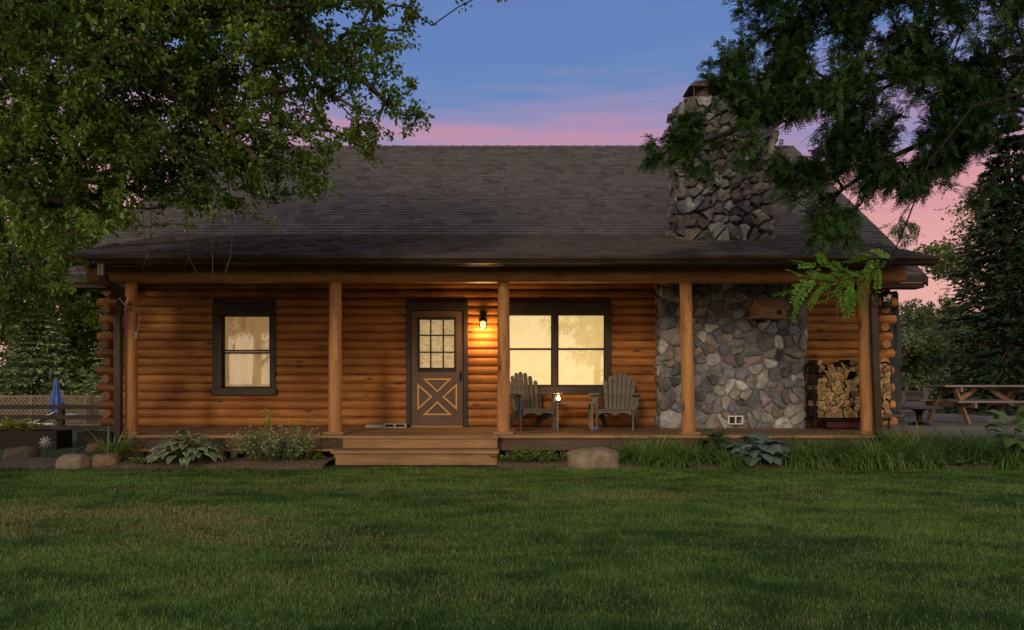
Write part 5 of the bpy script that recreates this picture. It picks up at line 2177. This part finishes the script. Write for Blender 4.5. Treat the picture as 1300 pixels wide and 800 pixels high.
def conifer(name, x, y, h, r, c1, c2, label, seed, group=None, whorls=26, per=9, dens=34, z0=None, size=.16):
    """conifer: trunk, whorls of drooping boughs, each bough a flat spray of needle blades"""
    rg_ = np.random.default_rng(seed)
    z = float(ground_z(x, y)) if z0 is None else z0
    t = thing(name, (x, y, z), label, 'tree', group)
    mb = MB()
    mb.tube([(0, 0, -.1), (0, 0, h * .5), (0, 0, h)], [h * .02, h * .013, .01], n=8)
    P, D, L, C = [], [], [], []
    for w in range(whorls):
        fr = (w + rg_.random() * .6) / whorls
        zz = h * (.05 + .93 * fr)
        rad = r * (1 - fr) ** .85 * (.85 + .3 * rg_.random()) + .12
        for k in range(per):
            a = 2 * math.pi * (k + rg_.random() * .8) / per + w * .7
            bl = rad * (.75 + .35 * rg_.random())
            out = np.array([math.cos(a), math.sin(a), 0])
            side = np.array([-math.sin(a), math.cos(a), 0])
            q = int(dens * (.35 + .65 * (1 - fr)))
            s = rg_.random(q) ** .7
            dz = -.28 * bl * s ** 1.3 + .10 * bl * s ** 4 + rg_.normal(0, .03, q) * bl
            lat = rg_.normal(0, .13, q) * bl * (1.1 - s * .6)
            pp = out * (bl * s)[:, None] + side * lat[:, None] + np.array([0, 0, 1]) * (zz + dz)[:, None]
            dd = nrm(out * 1.0 + side * (np.sign(lat) * .7)[:, None] + np.array([0, 0, -.22]) + rg_.normal(0, .28, (q, 3)))
            P.append(pp)
            D.append(dd)
            L.append(size * (.7 + .7 * rg_.random(q)) * (h / 9) ** .5)
            tt = np.clip(s * .75 + rg_.normal(0, .18, q), 0, 1)[:, None]
            C.append(np.array(c1) * (1 - tt) + np.array(c2) * tt)
            if k % 2 == 0:
                mb.tube([(0, 0, zz), tuple(out * bl * .5 + np.array([0, 0, zz - .07 * bl])), tuple(out * bl * .9 + np.array([0, 0, zz - .2 * bl]))], [.03, .018, .006], n=4, cap=False)
    mb.build('trunk', M['bark'], t)
    P, D, L, C = map(np.concatenate, (P, D, L, C))
    v, f, cc = leaves(P, D, L, L * .34, C, rg_, fold=.05)
    np_mesh('crown', v, f, cc, M['needle'], t)


# left, behind the fence
G1 = 'trees beyond the fence on the left'
conifer('spruce_tree', -20.2, 29.0, 5.6, 2.3, (.11, .16, .07), (.46, .56, .27), 'pale green bushy conifer beyond the fence at the left edge', 301, G1, whorls=22, per=11, dens=60, size=.22)
conifer('spruce_tree', -17.2, 30.0, 5.0, 2.2, (.11, .16, .07), (.45, .54, .26), 'pale green bushy conifer directly behind the closed parasol', 302, G1, whorls=22, per=11, dens=60, size=.22)
conifer('spruce_tree', -14.6, 28.5, 4.6, 1.9, (.10, .15, .07), (.42, .50, .24), 'pale green bushy conifer right of the parasol, beside the cabin', 303, G1, whorls=22, per=11, dens=60, size=.22)
far_tree('maple_tree', -19.6, 33.0, 11.5, 3.6, 1000, .17, (.11, .18, .03), (.40, .54, .10), 'bright green tree behind the left log corner', 304, G1, low=.34)
far_tree('maple_tree', -21.4, 27.0, 12.5, 3.8, 1100, .15, (.10, .16, .03), (.36, .48, .09), 'tall green tree beyond the fence at the left edge', 305, G1, low=.42)
far_tree('maple_tree', -22.5, 35.0, 13.0, 4.6, 800, .22, (.08, .13, .03), (.28, .38, .08), 'dark green tree behind the pale conifers', 306, G1, low=.1)
far_tree('maple_tree', -15.5, 36.0, 12.0, 4.4, 800, .22, (.09, .14, .03), (.32, .43, .09), 'mid-green tree behind the cabin gable on the left', 307, G1, low=.1)

# right, beyond the patio
G2 = 'trees beyond the patio on the right'
conifer('spruce_tree', 12.8, 17.6, 8.4, 2.0, (.014, .032, .018), (.055, .100, .055), 'dark spruce rising behind the picnic table', 311, G2, whorls=34, per=12, dens=64, size=.16)
conifer('spruce_tree', 17.5, 21.5, 9.5, 2.9, (.014, .032, .018), (.05, .09, .05), 'darker spruce at the right edge behind the first spruce', 312, G2, whorls=30, per=11, dens=50, size=.2)
far_tree('ash_tree', 25.2, 34.0, 12.6, 4.8, 620, .17, (.06, .10, .035), (.21, .28, .10), 'open-crowned tree whose top shows above the spruce', 313, G2, low=.40, gap=-.05)
far_tree('oak_tree', 27.0, 46.0, 7.4, 4.6, 1200, .22, (.13, .165, .085), (.36, .43, .22), 'rounded olive-green tree right of the rolled curtain', 314, G2, low=.06)  # haze put into the oaks as paler, less saturated leaves
far_tree('oak_tree', 34.0, 52.0, 8.6, 5.2, 1000, .24, (.13, .165, .085), (.34, .41, .21), 'rounded olive-green tree behind the first spruce', 315, G2, low=.06)
far_tree('oak_tree', 43.0, 54.0, 10.5, 5.8, 800, .26, (.11, .145, .075), (.30, .37, .19), 'olive-green tree at the far right behind the spruces', 316, G2, low=.08)
far_tree('oak_tree', 20.5, 41.0, 4.6, 2.6, 700, .18, (.10, .14, .06), (.34, .42, .18), 'low light green tree beyond the patio armchair', 317, G2, low=.05)


# across the lawn, behind the viewer: the windows mirror them
far_tree('maple_tree', 4.6, -13.0, 8.5, 2.6, 420, .15, (.05, .085, .02), (.16, .23, .05), 'leafy tree across the lawn, mirrored in the large window', 321, low=.3, gap=-.1)
far_tree('maple_tree', -13.2, -11.0, 9.0, 2.4, 420, .15, (.05, .085, .02), (.16, .23, .05), 'slim tree across the lawn, mirrored in the small window', 322, low=.4, gap=-.1)


# far woods: one mass
def woods():
    rg_ = np.random.default_rng(401)
    n = 60000
    side = rg_.random(n) < .5
    ang = np.where(side, R(52) + R(70) * rg_.random(n), R(58) - R(46) * rg_.random(n))
    ang = R(20) + R(140) * rg_.random(n)
    d = 85 + 30 * rg_.random(n)
    x = d * np.cos(ang)
    y = d * np.sin(ang)
    top = 7 + 3.2 * np.sin(ang * 17) + 2.0 * np.sin(ang * 41 + 1) + 1.2 * np.sin(ang * 90)
    z = -2 + top * np.sqrt(rg_.random(n))
    p = np.stack([x, y, z], -1)
    dd = nrm(rg_.normal(0, 1, (n, 3)))
    L = .9 * (.6 + .8 * rg_.random(n))
    t1 = np.clip(.4 + .35 * np.sin(ang * 33 + z) + rg_.normal(0, .2, n), 0, 1)[:, None]
    c = np.array([.07, .09, .055]) * (1 - t1) + np.array([.19, .23, .13]) * t1
    v, f, cc = leaves(p, dd, L, L * .7, c, rg_)
    tag(np_mesh('far_woods', v, f, cc, M['far_leaf']), 'distant tree line beyond the meadow', 'woods', kind='stuff')


woods()

# ------------------------------------------------------------------ light and camera
SUN_EL, SUN_AZ = R(18), R(-16)     # low evening sun behind the camera, a little to the left
W = bpy.data.worlds.new('World')
SC.world = W
W.use_nodes = True
nt = W.node_tree
for n_ in list(nt.nodes):
    nt.nodes.remove(n_)
lk = nt.links
out = N(nt, 'ShaderNodeOutputWorld')
bg = N(nt, 'ShaderNodeBackground')
tc = N(nt, 'ShaderNodeTexCoord')
sep = N(nt, 'ShaderNodeSeparateXYZ')
lk.new(tc.outputs['Generated'], sep.inputs[0])
# thin streaks of cloud bend the elevation a little before it is coloured
mp = N(nt, 'ShaderNodeMapping')
mp.inputs['Scale'].default_value = (1.3, 1.3, 13)
mp.inputs['Rotation'].default_value = (0, R(4), 0)
lk.new(tc.outputs['Generated'], mp.inputs['Vector'])
nz = N(nt, 'ShaderNodeTexNoise')
nz.inputs['Scale'].default_value = 1.7
nz.inputs['Detail'].default_value = 5
nz.inputs['Roughness'].default_value = .55
lk.new(mp.outputs[0], nz.inputs['Vector'])
ms = N(nt, 'ShaderNodeMath', operation='MULTIPLY_ADD')
ms.inputs[1].default_value = .26
ms.inputs[2].default_value = -.13
lk.new(nz.outputs['Fac'], ms.inputs[0])
el = N(nt, 'ShaderNodeMath', operation='ADD')
lk.new(sep.outputs['Z'], el.inputs[0])
lk.new(ms.outputs[0], el.inputs[1])
dusk = ramp(nt, [(0.0, (.74, .42, .36)), (.14, (.78, .37, .35)), (.23, (.66, .29, .33)), (.31, (.50, .25, .37)), (.355, (.30, .245, .45)), (.41, (.130, .220, .48)), (.47, (.105, .190, .47)),
                 (.52, (.185, .165, .42)), (.60, (.10, .13, .33)), (1.0, (.20, .23, .30))])
lk.new(el.outputs[0], dusk.inputs[0])
glow = ramp(nt, [(0.0, (1.15, .92, .68)), (.18, (1.0, .86, .68)), (.4, (.75, .70, .63)), (.7, (.46, .47, .50)), (1.0, (.20, .23, .30))])
lk.new(el.outputs[0], glow.inputs[0])
back = N(nt, 'ShaderNodeMapRange')
back.interpolation_type = 'SMOOTHSTEP'
back.inputs['From Min'].default_value = .15
back.inputs['From Max'].default_value = -.75
back.inputs['To Min'].default_value = 0
back.inputs['To Max'].default_value = 1
lk.new(sep.outputs['Y'], back.inputs['Value'])
mxw = N(nt, 'ShaderNodeMix', data_type='RGBA')
lk.new(back.outputs[0], mxw.inputs[0])
lk.new(dusk.outputs[0], mxw.inputs[6])
lk.new(glow.outputs[0], mxw.inputs[7])
lk.new(mxw.outputs[2], bg.inputs['Color'])
bg.inputs['Strength'].default_value = 1.0
sky = N(nt, 'ShaderNodeTexSky', sky_type='NISHITA')
sky.sun_disc = False
sky.sun_elevation = R(3)
sky.sun_rotation = math.pi + SUN_AZ
bg2 = N(nt, 'ShaderNodeBackground')
bg2.inputs['Strength'].default_value = .02
lk.new(sky.outputs[0], bg2.inputs['Color'])
add = N(nt, 'ShaderNodeAddShader')
lk.new(bg.outputs[0], add.inputs[0])
lk.new(bg2.outputs[0], add.inputs[1])
lk.new(add.outputs[0], out.inputs[0])

sun = bpy.data.lights.new('sun', 'SUN')
sun.energy = 1.12
sun.angle = R(8)
sun.color = (1, .80, .56)
so = bpy.data.objects.new('sun', sun)
COL.objects.link(so)
dirv = Vector((math.sin(SUN_AZ) * math.cos(SUN_EL), -math.cos(SUN_AZ) * math.cos(SUN_EL), math.sin(SUN_EL)))
so.rotation_euler = dirv.to_track_quat('Z', 'Y').to_euler()


def lamp(name, loc, power, colour, size):
    l = bpy.data.lights.new(name, 'POINT')
    l.energy = power
    l.color = colour
    l.shadow_soft_size = size
    o = bpy.data.objects.new(name, l)
    COL.objects.link(o)
    o.location = loc


lamp('wall_lamp_light', (lx, ly - .19, lz - .13), 40, (1, .56, .17), .14)
lamp('candle_light', (.77, 11.26, DZ + .66), 9, (1, .58, .22), .04)

cam = bpy.data.cameras.new('camera')
cam.lens = 24
cam.sensor_width = 36
cam.sensor_fit = 'HORIZONTAL'
cam.shift_y = (HY - 400) / 1300
cam.clip_end = 2000
co = bpy.data.objects.new('camera', cam)
COL.objects.link(co)
co.location = (0, 0, EYE)
co.rotation_euler = (R(90), 0, 0)
SC.camera = co
SC.view_settings.view_transform = 'Standard'
SC.view_settings.look = 'None'
SC.view_settings.exposure = 0
SC.cycles.max_bounces = 8
SC.cycles.transparent_max_bounces = 12
